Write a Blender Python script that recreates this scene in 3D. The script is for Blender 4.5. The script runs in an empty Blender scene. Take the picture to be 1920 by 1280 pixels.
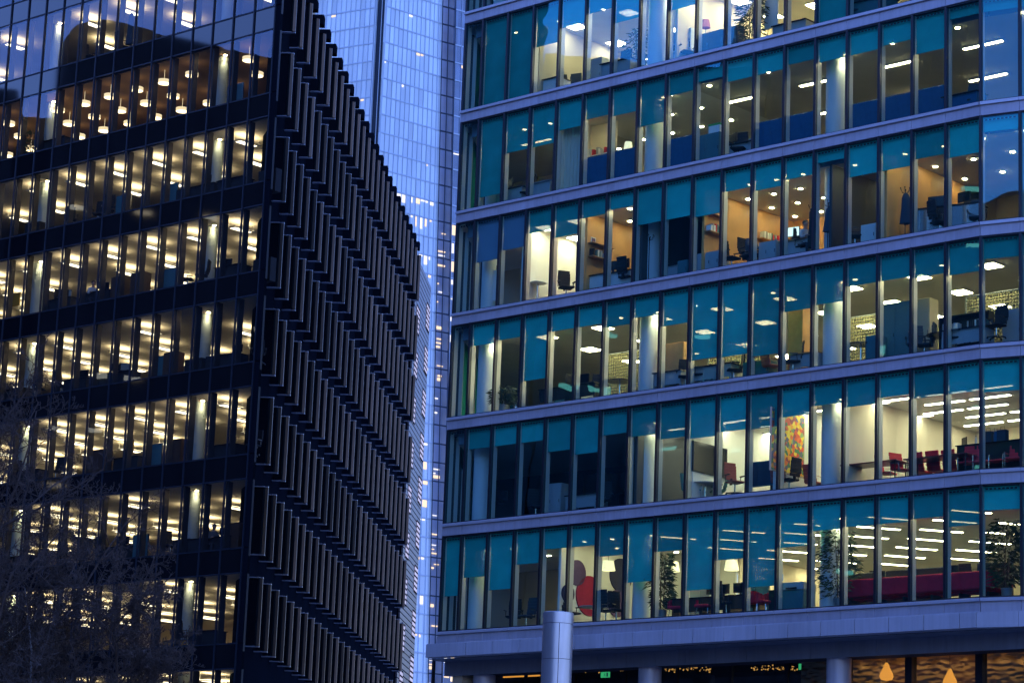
import bpy, bmesh, math, random
from mathutils import Vector, Matrix
R_ = math.radians
SC = bpy.context.scene
COL = SC.collection
rng = random.Random(7)

# ------------------------------------------------------------------ camera
CZ = 1.7                                   # eye height
F_PX, PITCH, ROLL = 4905.3, 0.219278, 0.0391413
cF = Vector((0, math.cos(PITCH), math.sin(PITCH)))
_R0 = Vector((1, 0, 0)); _U0 = Vector((0, -math.sin(PITCH), math.cos(PITCH)))
cR = math.cos(ROLL) * _R0 + math.sin(ROLL) * _U0
cU = -math.sin(ROLL) * _R0 + math.cos(ROLL) * _U0
cam_d = bpy.data.cameras.new('camera'); cam = bpy.data.objects.new('camera', cam_d); COL.objects.link(cam)
cam.matrix_world = Matrix(((cR.x, cU.x, -cF.x, 0), (cR.y, cU.y, -cF.y, 0), (cR.z, cU.z, -cF.z, CZ), (0, 0, 0, 1)))
cam_d.sensor_width = 36; cam_d.lens = F_PX / 1920 * 36
cam_d.clip_start = 0.5; cam_d.clip_end = 4000
SC.camera = cam

# ------------------------------------------------------------------ sky, twilight
SUN_EL, SUN_AZ = 0.5, 325.0                # sun just set, ahead and behind the dark building
w = bpy.data.worlds.new('World'); SC.world = w; w.use_nodes = True
nt = w.node_tree; bg = nt.nodes['Background']
sky = nt.nodes.new('ShaderNodeTexSky'); sky.sky_type = 'NISHITA'; sky.sun_disc = False
sky.sun_elevation = R_(SUN_EL); sky.sun_rotation = R_(SUN_AZ)
wb = nt.nodes.new('ShaderNodeMix'); wb.data_type = 'RGBA'; wb.blend_type = 'MULTIPLY'; wb.inputs['Factor'].default_value = 1
wb.inputs[7].default_value = (0.365, 0.60, 1.76, 1)      # camera balanced for lamp light: dusk reads blue
nt.links.new(sky.outputs[0], wb.inputs[6]); nt.links.new(wb.outputs[2], bg.inputs[0])
bg.inputs[1].default_value = 0.14
sl = bpy.data.lights.new('twilight_sun', 'SUN'); sl.energy = 0.02; sl.angle = R_(30); sl.color = (0.55, 0.65, 1.0)
so = bpy.data.objects.new('twilight_sun', sl); COL.objects.link(so)
sd = Vector((math.sin(R_(SUN_AZ)), math.cos(R_(SUN_AZ)), math.tan(R_(4))))
so.rotation_euler = sd.to_track_quat('Z', 'Y').to_euler()
vs = SC.view_settings
SC.display_settings.display_device = 'sRGB'
vs.view_transform = 'Standard'; vs.look = 'None'; vs.gamma = 1; vs.exposure = 4.1
EX = 2 ** 4.1
SC.render.engine = 'CYCLES'
SC.cycles.use_denoising = True
SC.cycles.max_bounces = 8; SC.cycles.diffuse_bounces = 3; SC.cycles.glossy_bounces = 4
SC.cycles.transparent_max_bounces = 16
SC.cycles.caustics_reflective = False; SC.cycles.caustics_refractive = False
SC.cycles.sample_clamp_indirect = 2.0 / EX * 4

# ------------------------------------------------------------------ mesh helpers
class MB:
    def __init__(self): self.v = []; self.f = []; self.m = []
    def face(self, pts, m=0):
        b = len(self.v); self.v += [tuple(p) for p in pts]; self.f.append(tuple(range(b, b + len(pts)))); self.m.append(m); return self
    def box(self, x0, x1, y0, y1, z0, z1, m=0):
        if x0 > x1: x0, x1 = x1, x0
        if y0 > y1: y0, y1 = y1, y0
        if z0 > z1: z0, z1 = z1, z0
        b = len(self.v)
        self.v += [(x0, y0, z0), (x1, y0, z0), (x1, y1, z0), (x0, y1, z0), (x0, y0, z1), (x1, y0, z1), (x1, y1, z1), (x0, y1, z1)]
        for q in ((0, 3, 2, 1), (4, 5, 6, 7), (0, 1, 5, 4), (1, 2, 6, 5), (2, 3, 7, 6), (3, 0, 4, 7)):
            self.f.append(tuple(b + i for i in q)); self.m.append(m)
        return self
    def prism(self, poly, z0, z1, m=0, mtop=None, mbot=None):
        n = len(poly); b = len(self.v)
        self.v += [(x, y, z0) for x, y in poly] + [(x, y, z1) for x, y in poly]
        for i in range(n):
            j = (i + 1) % n; self.f.append((b + i, b + j, b + n + j, b + n + i)); self.m.append(m)
        self.f.append(tuple(b + i for i in reversed(range(n)))); self.m.append(m if mbot is None else mbot)
        self.f.append(tuple(b + n + i for i in range(n))); self.m.append(m if mtop is None else mtop)
        return self
    def lathe(self, prof, cx=0, cy=0, n=16, m=0):
        b = len(self.v); k = len(prof)
        for r, z in prof:
            for i in range(n):
                a = 2 * math.pi * i / n; self.v.append((cx + r * math.cos(a), cy + r * math.sin(a), z))
        for j in range(k - 1):
            for i in range(n):
                i2 = (i + 1) % n
                self.f.append((b + j * n + i, b + j * n + i2, b + (j + 1) * n + i2, b + (j + 1) * n + i)); self.m.append(m)
        self.f.append(tuple(b + i for i in reversed(range(n)))); self.m.append(m)
        self.f.append(tuple(b + (k - 1) * n + i for i in range(n))); self.m.append(m)
        return self
    def cyl(self, cx, cy, z0, z1, r, n=16, m=0): return self.lathe([(r, z0), (r, z1)], cx, cy, n, m)
    def tube(self, pts, r, n=6, m=0, r1=None):
        pts = [Vector(p) for p in pts]; b = len(self.v); k = len(pts)
        for i, p in enumerate(pts):
            d = (pts[min(i + 1, k - 1)] - pts[max(i - 1, 0)]).normalized()
            u = d.orthogonal().normalized(); v = d.cross(u)
            rr = r if r1 is None else r + (r1 - r) * i / max(1, k - 1)
            for j in range(n):
                a = 2 * math.pi * j / n; self.v.append(tuple(p + rr * (math.cos(a) * u + math.sin(a) * v)))
        for i in range(k - 1):
            for j in range(n):
                j2 = (j + 1) % n
                self.f.append((b + i * n + j, b + i * n + j2, b + (i + 1) * n + j2, b + (i + 1) * n + j)); self.m.append(m)
        self.f.append(tuple(b + j for j in reversed(range(n)))); self.m.append(m)
        self.f.append(tuple(b + (k - 1) * n + j for j in range(n))); self.m.append(m)
        return self
    def ball(self, c, r, s=(1, 1, 1), n=10, m=0):
        pr = []; k = 7
        b = len(self.v)
        for j in range(k):
            t = math.pi * (j + 0.02 * (j == 0) - 0.02 * (j == k - 1)) / (k - 1)
            for i in range(n):
                a = 2 * math.pi * i / n
                self.v.append((c[0] + r * s[0] * math.sin(t) * math.cos(a), c[1] + r * s[1] * math.sin(t) * math.sin(a), c[2] - r * s[2] * math.cos(t)))
        for j in range(k - 1):
            for i in range(n):
                i2 = (i + 1) % n
                self.f.append((b + j * n + i, b + j * n + i2, b + (j + 1) * n + i2, b + (j + 1) * n + i)); self.m.append(m)
        return self
    def build(self, name, mats, parent=None, smooth=False, bevel=0):
        me = bpy.data.meshes.new(name); me.from_pydata(self.v, [], self.f)
        if not isinstance(mats, (list, tuple)): mats = [mats]
        for mm in mats: me.materials.append(mm)
        for i, p in enumerate(me.polygons):
            p.material_index = self.m[i]; p.use_smooth = smooth
        me.update()
        o = bpy.data.objects.new(name, me); COL.objects.link(o)
        if parent is not None: o.parent = parent
        if smooth:
            try: me.set_sharp_from_angle(angle=R_(40))
            except Exception: pass
        if bevel:
            bv = o.modifiers.new('bevel', 'BEVEL'); bv.width = bevel; bv.segments = 2; bv.limit_method = 'ANGLE'
        return o

def tag(o, label=None, cat=None, group=None, kind=None):
    if label: o['label'] = label
    if cat: o['category'] = cat
    if group: o['group'] = group
    if kind: o['kind'] = kind
    return o
def empty(name, label, cat, loc=(0, 0, 0), rz=0, group=None):
    o = bpy.data.objects.new(name, None); COL.objects.link(o); o.location = loc; o.rotation_euler = (0, 0, rz)
    o.empty_display_size = 0.1
    return tag(o, label, cat, group)
def copy_tree(o, parent=None):
    c = o.copy(); COL.objects.link(c)
    if parent is not None: c.parent = parent
    for ch in list(o.children): copy_tree(ch, c)
    return c

class Frame:
    """A facade: origin on the ground plane, heading of its length, depth y runs into the building. z is height above the eye."""
    def __init__(s, x, y, h): s.o = Vector((x, y, 0)); s.h = h; s.t = Vector((math.cos(h), math.sin(h), 0)); s.n = Vector((-math.sin(h), math.cos(h), 0))
    def W(s, a, d, z): p = s.o + a * s.t + d * s.n; return Vector((p.x, p.y, z + CZ))
    def s_at(s, px, d, z):
        q = cR * F_PX - (px - 960) * cF; return -(s.o + d * s.n + Vector((0, 0, z))).dot(q) / s.t.dot(q)
    def d_at(s, px, a, z):
        q = cR * F_PX - (px - 960) * cF; return -(s.o + a * s.t + Vector((0, 0, z))).dot(q) / s.n.dot(q)
    def z_at(s, py, a, d):
        q = cU * F_PX + (py - 640) * cF; return -(s.o + a * s.t + d * s.n).dot(q) / q.z
def project(p):
    d = Vector((p[0], p[1], p[2] - CZ)); k = d.dot(cF); return 960 + F_PX * d.dot(cR) / k, 640 - F_PX * d.dot(cU) / k

# ------------------------------------------------------------------ materials
def mat(name, col, rough=0.6, metal=0.0, spec=0.5, var=0.0, scale=4.0, bump=0.0, emit=None, es=0.0, coat=0.0):
    m = bpy.data.materials.new(name); m.use_nodes = True; n = m.node_tree; b = n.nodes['Principled BSDF']
    b.inputs['Base Color'].default_value = (*col, 1); b.inputs['Roughness'].default_value = rough; b.inputs['Metallic'].default_value = metal
    b.inputs['Specular IOR Level'].default_value = spec; b.inputs['Coat Weight'].default_value = coat
    if emit: b.inputs['Emission Color'].default_value = (*emit, 1); b.inputs['Emission Strength'].default_value = es
    if var or bump:
        tc = n.nodes.new('ShaderNodeTexCoord'); nz = n.nodes.new('ShaderNodeTexNoise'); nz.inputs['Scale'].default_value = scale; nz.inputs['Detail'].default_value = 5
        n.links.new(tc.outputs['Object'], nz.inputs['Vector'])
        if var:
            rp = n.nodes.new('ShaderNodeValToRGB'); rp.color_ramp.elements[0].position = 0.3; rp.color_ramp.elements[1].position = 0.7
            rp.color_ramp.elements[0].color = (*[c * (1 - var) for c in col], 1); rp.color_ramp.elements[1].color = (*[min(1, c * (1 + var)) for c in col], 1)
            n.links.new(nz.outputs['Fac'], rp.inputs['Fac']); n.links.new(rp.outputs['Color'], b.inputs['Base Color'])
        if bump:
            bp = n.nodes.new('ShaderNodeBump'); bp.inputs['Strength'].default_value = bump; bp.inputs['Distance'].default_value = 0.02
            n.links.new(nz.outputs['Fac'], bp.inputs['Height']); n.links.new(bp.outputs['Normal'], b.inputs['Normal'])
    return m
def emis(name, col, s, dim=(0.02, 0.02, 0.02)):
    return mat(name, dim, 0.6, emit=col, es=s / EX)
def glass(name, tint, base, wave=0.02, wscale=0.35, rough=0.0, refl=(0.92, 0.97, 1)):
    m = bpy.data.materials.new(name); m.use_nodes = True; n = m.node_tree; n.nodes.clear()
    out = n.nodes.new('ShaderNodeOutputMaterial'); mx = n.nodes.new('ShaderNodeMixShader'); tr = n.nodes.new('ShaderNodeBsdfTransparent')
    gl = n.nodes.new('ShaderNodeBsdfGlossy'); fr = n.nodes.new('ShaderNodeFresnel'); 
    tr.inputs['Color'].default_value = (*tint, 1); gl.inputs['Roughness'].default_value = rough; gl.inputs['Color'].default_value = (*refl, 1)
    tc = n.nodes.new('ShaderNodeTexCoord'); nz = n.nodes.new('ShaderNodeTexNoise'); nz.inputs['Scale'].default_value = wscale; nz.inputs['Detail'].default_value = 2
    bp = n.nodes.new('ShaderNodeBump'); bp.inputs['Strength'].default_value = 1.0; bp.inputs['Distance'].default_value = wave
    n.links.new(tc.outputs['Object'], nz.inputs['Vector']); n.links.new(nz.outputs['Fac'], bp.inputs['Height']); n.links.new(bp.outputs['Normal'], gl.inputs['Normal'])
    ma = n.nodes.new('ShaderNodeMath'); ma.operation = 'MULTIPLY_ADD'; ma.inputs[1].default_value = 0.8; ma.inputs[2].default_value = base; ma.use_clamp = True
    ge = n.nodes.new('ShaderNodeNewGeometry'); mr = n.nodes.new('ShaderNodeMapRange'); mr.inputs['To Min'].default_value = 1.45; mr.inputs['To Max'].default_value = 1 / 1.45   # same on both sides of the pane
    n.links.new(ge.outputs['Backfacing'], mr.inputs['Value']); n.links.new(mr.outputs[0], fr.inputs['IOR'])
    n.links.new(fr.outputs[0], ma.inputs[0]); n.links.new(ma.outputs[0], mx.inputs[0]); n.links.new(tr.outputs[0], mx.inputs[1]); n.links.new(gl.outputs[0], mx.inputs[2]); n.links.new(mx.outputs[0], out.inputs[0])
    return m

M = dict(
    glass_teal=glass('teal_glass', (0.68, 0.93, 0.92), 0.11, 0.009, 0.3, 0.0, (0.14, 0.76, 1.0)),
    glass_grey=glass('grey_glass', (0.85, 0.86, 0.82), 0.06, 0.008, 0.25, 0.0, (0.65, 0.78, 1.0)),
    glass_dark=glass('shop_glass', (0.6, 0.7, 0.75), 0.03, 0.01),
    glass_spandrel=mat('spandrel_glass', (0.003, 0.004, 0.007), 0.04, 0, 0.9, bump=0.03, scale=0.3),
    band=mat('band_panel', (0.42, 0.41, 0.46), 0.40, 0.3, 0.5, var=0.06, scale=0.8),
    band_lip=mat('band_lip', (0.50, 0.50, 0.56), 0.3, 0.4),
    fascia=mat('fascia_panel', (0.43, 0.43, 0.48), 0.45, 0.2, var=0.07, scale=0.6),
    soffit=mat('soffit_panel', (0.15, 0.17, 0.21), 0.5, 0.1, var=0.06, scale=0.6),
    black=mat('black_frame', (0.008, 0.01, 0.016), 0.35),
    navy=mat('navy_cladding', (0.006, 0.009, 0.015), 0.9, 0, 0.0, var=0.1, scale=0.5),
    bluegrey=mat('bluegrey_mullion', (0.012, 0.018, 0.03), 0.55, 0.0, 0.3),
    louvre=mat('grey_louvre', (0.075, 0.07, 0.085), 0.5, 0.3, var=0.1, scale=0.6),
    dmull=mat('dark_mullion', (0.016, 0.016, 0.02), 0.5),
    alu=mat('aluminium_mullion', (0.52, 0.49, 0.43), 0.4, 0.2),
    fin=mat('warm_lit_fin', (0.055, 0.036, 0.025), 0.48, 0.7, var=0.2, scale=0.6),  # warm light off the lit windows opposite put into the blade colour
    finb=mat('cool_lit_fin_face', (0.014, 0.028, 0.038), 0.5, 0.2),  # same blade, bluish dusk light put into its left face
    ledge=mat('pale_ledge', (0.24, 0.25, 0.30), 0.4, 0.2),
    blind=mat('teal_blind', (0.025, 0.50, 0.43), 0.85, 0, 0.2, var=0.14, scale=1.2),
    blindg=mat('grey_blind', (0.16, 0.24, 0.33), 0.85, 0, 0.2, var=0.06, scale=1.2),
    white=mat('white_wall', (0.78, 0.76, 0.70), 0.8, var=0.03, scale=0.5),
    cream=mat('cream_wall', (0.72, 0.62, 0.48), 0.8, var=0.03, scale=0.5),
    ceil=mat('ceiling_tile', (0.70, 0.68, 0.62), 0.85, var=0.04, scale=1.5),
    ceilbrown=mat('brown_ceiling', (0.42, 0.24, 0.13), 0.8, var=0.08, scale=0.8),
    ceilgrey=mat('grey_ceiling', (0.52, 0.47, 0.38), 0.85, var=0.05, scale=1.0),
    carpet=mat('carpet', (0.07, 0.075, 0.08), 0.95, var=0.2, scale=8),
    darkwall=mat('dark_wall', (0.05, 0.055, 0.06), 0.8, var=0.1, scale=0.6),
    dimwall=mat('beige_wall', (0.48, 0.40, 0.28), 0.8, var=0.06, scale=0.6),
    orange=mat('oak_panel', (0.62, 0.30, 0.10), 0.5, var=0.12, scale=1.5),
    oak=mat('oak_shelf', (0.50, 0.25, 0.09), 0.5, var=0.15, scale=3),
    column=mat('painted_column', (0.62, 0.66, 0.68), 0.55, var=0.03, scale=1),
    colteal=mat('grey_column', (0.34, 0.42, 0.42), 0.6, var=0.04, scale=1),
    steel=mat('brushed_steel', (0.50, 0.51, 0.56), 0.36, 0.75, var=0.05, scale=1.5, bump=0.02),
    joint=mat('joint_shadow_gap', (0.015, 0.017, 0.025), 0.8),
    chairblk=mat('black_fabric', (0.012, 0.013, 0.016), 0.8, var=0.2, scale=20),
    chairblue=mat('slate_fabric', (0.03, 0.05, 0.075), 0.85),
    chairred=mat('red_leather', (0.68, 0.02, 0.035), 0.5),
    chairbrick=mat('brick_leather', (0.38, 0.07, 0.05), 0.5),
    chairgreen=mat('green_leather', (0.10, 0.28, 0.22), 0.5),
    chrome=mat('chrome', (0.6, 0.6, 0.62), 0.2, 0.95),
    plastic=mat('black_plastic', (0.01, 0.01, 0.012), 0.4),
    screen=mat('dark_screen', (0.006, 0.007, 0.01), 0.12),
    screenlit=emis('lit_screen', (0.85, 0.95, 1.0), 1.6),
    paper=mat('white_paper', (0.8, 0.8, 0.78), 0.8),
    bluescreen=mat('blue_partition_fabric', (0.015, 0.10, 0.22), 0.9, var=0.1, scale=6),
    tealcab=mat('teal_cabinet', (0.05, 0.16, 0.18), 0.6, var=0.05),
    greycab=mat('grey_cabinet', (0.35, 0.38, 0.40), 0.5),
    whitecab=mat('white_cabinet', (0.7, 0.72, 0.72), 0.5),
    brown=mat('brown_sideboard', (0.07, 0.035, 0.018), 0.45, var=0.2, scale=4),
    redfab=mat('crimson_upholstery', (0.48, 0.008, 0.035), 0.85, var=0.12, scale=6),
    tablered=mat('dark_red_tabletop', (0.16, 0.03, 0.03), 0.3),
    tableblk=mat('black_tabletop', (0.015, 0.016, 0.02), 0.25),
    purple=mat('purple_felt', (0.10, 0.055, 0.13), 0.95, var=0.1, scale=8),
    crimson=mat('crimson_felt', (0.33, 0.012, 0.04), 0.95, var=0.1, scale=8),
    navyfelt=mat('navy_felt', (0.03, 0.03, 0.07), 0.95, var=0.1, scale=8),
    leaf=mat('leaf', (0.03, 0.06, 0.02), 0.6, var=0.3, scale=6),
    leafdry=mat('pale_leaf', (0.09, 0.12, 0.06), 0.6, var=0.3, scale=6),
    potm=mat('metal_pot', (0.45, 0.47, 0.5), 0.35, 0.7),
    pinkshade=mat('pink_shade', (0.5, 0.16, 0.2), 0.8, emit=(0.8, 0.2, 0.25), es=0.12 / EX),
    creamshade=mat('cream_lampshade', (0.8, 0.7, 0.5), 0.8, emit=(1, 0.80, 0.48), es=1.2 / EX),
    amber=mat('amber_shade', (0.35, 0.13, 0.03), 0.7, emit=(1, 0.36, 0.05), es=1.25 / EX),
    skin=mat('skin', (0.42, 0.24, 0.17), 0.6), hair=mat('dark_hair', (0.012, 0.009, 0.008), 0.6),
    shirtw=mat('pale_shirt', (0.5, 0.5, 0.5), 0.85), shirtd=mat('grey_jumper', (0.09, 0.09, 0.10), 0.9), trousers=mat('dark_trousers', (0.02, 0.02, 0.028), 0.9),
    bark=mat('bark', (0.062, 0.042, 0.034), 0.9, var=0.3, scale=6), barkpale=mat('pale_bark', (0.22, 0.205, 0.20), 0.9, var=0.25, scale=9),
    asphalt=mat('asphalt', (0.05, 0.05, 0.052), 0.9, var=0.2, scale=0.5), paving=mat('stone_paving', (0.26, 0.25, 0.24), 0.85, var=0.15, scale=0.4),
    L_amber=emis('amber_spot', (1.0, 0.5, 0.16), 10), green=emis('exit_sign_green', (0.1, 1.0, 0.35), 0.55), fairy=emis('fairy_bulb', (1.0, 0.45, 0.10), 0.9), box=mat('cardboard', (0.33, 0.22, 0.11), 0.9),
    boxgreen=mat('green_print', (0.05, 0.4, 0.08), 0.7), yellow=mat('yellow_board', (0.7, 0.32, 0.02), 0.7),
    L_warm=emis('warm_tube', (1.0, 0.72, 0.38), 62), L_cool=emis('cool_tube', (1.0, 0.78, 0.52), 44), L_spot=emis('spot_lamp', (1.0, 0.74, 0.40), 160),
    L_up=emis('uplight_tube', (1.0, 0.81, 0.49), 15.0), L_down=emis('louvre_tube', (1.0, 0.86, 0.58), 5.0), L_drum=emis('drum_lamp', (1.0, 0.74, 0.42), 5.0),
)
# woven partition: diagonal holes cut by a procedural mask
def mesh_screen():
    m = bpy.data.materials.new('perforated_screen'); m.use_nodes = True; n = m.node_tree; b = n.nodes['Principled BSDF']
    b.inputs['Base Color'].default_value = (0.42, 0.38, 0.2, 1); b.inputs['Roughness'].default_value = 0.6
    tc = n.nodes.new('ShaderNodeTexCoord'); mp = n.nodes.new('ShaderNodeMapping'); mp.inputs['Rotation'].default_value = (0, 0, R_(45)); mp.inputs['Scale'].default_value = (13, 13, 13)
    ck = n.nodes.new('ShaderNodeTexChecker'); ck.inputs['Scale'].default_value = 1
    n.links.new(tc.outputs['UV'], mp.inputs['Vector']); n.links.new(mp.outputs[0], ck.inputs['Vector']); n.links.new(ck.outputs['Fac'], b.inputs['Alpha'])
    return m
M['perf'] = mesh_screen()
def vary(m, lo, hi):                          # each copy of a part a slightly different tone
    n = m.node_tree; b = n.nodes['Principled BSDF']; src = b.inputs['Base Color'].links[0].from_socket
    oi = n.nodes.new('ShaderNodeObjectInfo'); mr = n.nodes.new('ShaderNodeMapRange'); mr.inputs['To Min'].default_value = lo; mr.inputs['To Max'].default_value = hi
    mx = n.nodes.new('ShaderNodeVectorMath'); mx.operation = 'SCALE'; n.links.new(oi.outputs['Random'], mr.inputs['Value'])
    n.links.new(src, mx.inputs[0]); n.links.new(mr.outputs[0], mx.inputs['Scale']); n.links.new(mx.outputs[0], b.inputs['Base Color'])
M['blind'].node_tree.nodes['Principled BSDF'].inputs['Alpha'].default_value = 0.86      # open weave
vary(M['blind'], .62, 1.2); vary(M['fin'], .25, 2.0)  # the wide fin spread stands in for uneven warm reflections
def streaks(m, lo=.91, hi=1.02):              # rain streaks and panel to panel tone on the cladding
    n = m.node_tree; b = n.nodes['Principled BSDF']; src = b.inputs['Base Color'].links[0].from_socket
    tc = n.nodes.new('ShaderNodeTexCoord'); mp = n.nodes.new('ShaderNodeMapping'); mp.inputs['Scale'].default_value = (9, 9, .7); nz = n.nodes.new('ShaderNodeTexNoise'); nz.inputs['Scale'].default_value = 1; nz.inputs['Detail'].default_value = 4
    sn = n.nodes.new('ShaderNodeVectorMath'); sn.operation = 'SNAP'; sn.inputs[1].default_value = (1.312, 50, 50); wn = n.nodes.new('ShaderNodeTexWhiteNoise')
    mr = n.nodes.new('ShaderNodeMapRange'); mr.inputs['From Min'].default_value = .35; mr.inputs['From Max'].default_value = .6; mr.inputs['To Min'].default_value = lo; mr.inputs['To Max'].default_value = hi
    m2 = n.nodes.new('ShaderNodeMapRange'); m2.inputs['To Min'].default_value = .9; m2.inputs['To Max'].default_value = 1.06; mm = n.nodes.new('ShaderNodeMath'); mm.operation = 'MULTIPLY'
    mx = n.nodes.new('ShaderNodeVectorMath'); mx.operation = 'SCALE'
    n.links.new(tc.outputs['Object'], mp.inputs[0]); n.links.new(mp.outputs[0], nz.inputs['Vector']); n.links.new(nz.outputs['Fac'], mr.inputs['Value']); n.links.new(tc.outputs['Object'], sn.inputs[0]); n.links.new(sn.outputs[0], wn.inputs['Vector']); n.links.new(wn.outputs['Value'], m2.inputs['Value'])
    n.links.new(mr.outputs[0], mm.inputs[0]); n.links.new(m2.outputs[0], mm.inputs[1]); n.links.new(src, mx.inputs[0]); n.links.new(mm.outputs[0], mx.inputs['Scale']); n.links.new(mx.outputs[0], b.inputs['Base Color'])
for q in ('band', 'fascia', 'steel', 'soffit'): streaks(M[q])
def voronoi_art():
    m = bpy.data.materials.new('mosaic_canvas'); m.use_nodes = True; n = m.node_tree; b = n.nodes['Principled BSDF']
    tc = n.nodes.new('ShaderNodeTexCoord'); v = n.nodes.new('ShaderNodeTexVoronoi'); v.inputs['Scale'].default_value = 7.5
    hs = n.nodes.new('ShaderNodeValToRGB'); hs.color_ramp.interpolation = 'CONSTANT'
    sep = n.nodes.new('ShaderNodeSeparateColor')
    cols = [(0.9, 0.5, 0.01), (0.75, 0.08, 0.02), (0.95, 0.72, 0.04), (0.06, 0.22, 0.08), (0.85, 0.16, 0.02), (0.95, 0.36, 0.01), (0.12, 0.12, 0.2), (0.9, 0.62, 0.02), (0.35, 0.05, 0.05), (0.25, 0.4, 0.12)]
    cr = hs.color_ramp
    while len(cr.elements) < len(cols): cr.elements.new(0.5)
    for i, c in enumerate(cols): cr.elements[i].position = i / len(cols); cr.elements[i].color = (*c, 1)
    n.links.new(tc.outputs['Object'], v.inputs['Vector']); n.links.new(v.outputs['Color'], sep.inputs[0]); n.links.new(sep.outputs[0], hs.inputs[0]); n.links.new(hs.outputs[0], b.inputs['Base Color'])
    return m
M['art'] = voronoi_art()
def ripple_wall():
    m = mat('rippled_plaster', (0.52, 0.34, 0.17), 0.6); n = m.node_tree; b = n.nodes['Principled BSDF']
    tc = n.nodes.new('ShaderNodeTexCoord'); mp = n.nodes.new('ShaderNodeMapping'); mp.inputs['Scale'].default_value = (3.0, 3.0, 7.5)
    v = n.nodes.new('ShaderNodeTexVoronoi'); v.inputs['Scale'].default_value = 1; v.feature = 'SMOOTH_F1'
    bp = n.nodes.new('ShaderNodeBump'); bp.inputs['Distance'].default_value = 0.25; bp.inputs['Strength'].default_value = 1
    n.links.new(tc.outputs['Object'], mp.inputs[0]); n.links.new(mp.outputs[0], v.inputs['Vector']); n.links.new(v.outputs['Distance'], bp.inputs['Height']); n.links.new(bp.outputs[0], b.inputs['Normal'])
    return m
M['ripple'] = ripple_wall()
ORD = ['zeroth', 'first', 'second', 'third', 'fourth', 'fifth', 'sixth', 'seventh', 'eighth', 'ninth', 'tenth', 'eleventh', 'twelfth', 'thirteenth', 'fourteenth', 'fifteenth', 'sixteenth', 'seventeenth', 'eighteenth', 'nineteenth', 'twentieth']

# ------------------------------------------------------------------ ground
g = MB().box(-1500, 1500, -600, 2500, -1.0, 0.0).build('ground', M['paving']); tag(g, 'stone paved ground of the office quarter', 'ground', kind='structure')
g = MB().box(-34, -27, -200, 100, 0.0, 0.004).build('road', M['asphalt']); tag(g, 'narrow asphalt service road beside the offices', 'road', kind='structure')

# ================================================================== RIGHT BUILDING (teal glass office)
FR = Frame(-2.2347, 96.292, -0.747658)
B1, BW = 0.928, 1.312
def SB(k):                                   # bay edge position, k may be a fraction; bay n lies between SB(n-1) and SB(n)
    return B1 * k if k < 1 else B1 + (k - 1) * BW
S18 = SB(18); TURN = R_(12.8)
BEND = Frame(*FR.W(S18, 0, 0)[:2], FR.h + TURN)
ZR = lambda row: 10.417 + (6 - row) * 4 + CZ  # floor level of a storey, rows counted from the top of the picture
GH = 3.55
STOREY = {0: 'topmost', 1: 'uppermost full', 2: 'second', 3: 'third', 4: 'fourth', 5: 'fifth', 6: 'lowest glazed'}
rb = empty('office_building', 'teal glazed office block with pale lavender bands between lit storeys', 'building', (FR.o.x, FR.o.y, 0), FR.h)
def bent(o): o.location = (S18, 0, o.location.z); o.rotation_euler = (0, 0, TURN); return o
def inb(x, y):                                # bend-local point -> building-local
    return (S18 + x * math.cos(TURN) - y * math.sin(TURN), x * math.sin(TURN) + y * math.cos(TURN))
RET = R_(80) - FR.h; rc, rs = math.cos(RET), math.sin(RET)
def rete(x, y): return (x * rc + y * rs, x * rs - y * rc)   # return facade: x back along it, y inward
ZG = 6
NB = 23                                       # bays built past the bend
outline = lambda d: [rete(0.25, d), (SB(18) - 0.05, d), inb(BW * 5, d), inb(BW * 5, 13), rete(15, d)]
BL = {1: [0, 1, 1, .44, .3, .22, .40, .1, .42, .1, .12, .08, .1, .97, .1, .15, .2, .2], 2: [0, .85, .42, .42, .3, .25, .28, .46, .2, .13, .2, .2, .17, .22, .22, .2, .36, .1],
      3: [0, .44, .36, .23, .33, .18, .15, .37, .37, .4, .2, .25, .2, .1, .3, .3, .25, .3], 4: [0, .22, .2, .68, .2, .2, .25, .2, .33, .72, .73, .77, .38, .36, .23, .23, .25, .28],
      5: [0, .2, .2, .2, .33, .39, .23, .28, .34, .37, .34, .35, .27, .2, .25, .2, .25, .25], 6: [.6, .42, .57, .33, .2, .2, .32, .6, .32, .72, .45, .73, .38, .25, .24, .24, .22, .32],
      0: [0, .3, .5, .1, .4, .1, .2, .3, .4, .2, .1, .3, .3, .2, .1, .2, .1, .3]}
BL19 = {0: .2, 1: .1, 2: .1, 3: .12, 4: .18, 5: .27, 6: .2}
def frame_mb(wd, mb=None, x=0, z=0):
    mb = mb or MB()
    mb.box(x - .045, x + .045, -.07, .06, z, z + GH)
    mb.box(x + .045, x + wd - .045, -.03, .05, z, z + .05); mb.box(x + .045, x + wd - .045, -.03, .05, z + GH - .05, z + GH)
    i = .12
    while i < wd - .16: mb.box(x + i, x + i + .085, .035, .05, z + GH - .17, z + GH - .12); i += .135     # row of small dark dashes behind the head of the pane
    return mb
def mull_mb(mb=None, x=0, z=0, m=0):
    mb = mb or MB(); mb.box(x - .04, x + .04, .06, .27, z + .05, z + GH - .05, m); return mb
def blind_mb(wd, fr, mb=None, x=0, z=0, m=0):
    mb = mb or MB(); zt = z + GH - .06; zb = zt - fr * GH
    zb = max(zb, z + .06)
    mb.box(x + .055, x + wd - .055, .115, .121, zb, zt, m); mb.box(x + .055, x + wd - .055, .108, .128, zb - .035, zb, m); return mb
shared = {}
def proto_mesh(key, fn, mats):
    if key not in shared:
        o = fn().build(key[0], mats); shared[key] = o.data; bpy.data.objects.remove(o)
    return shared[key]
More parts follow.
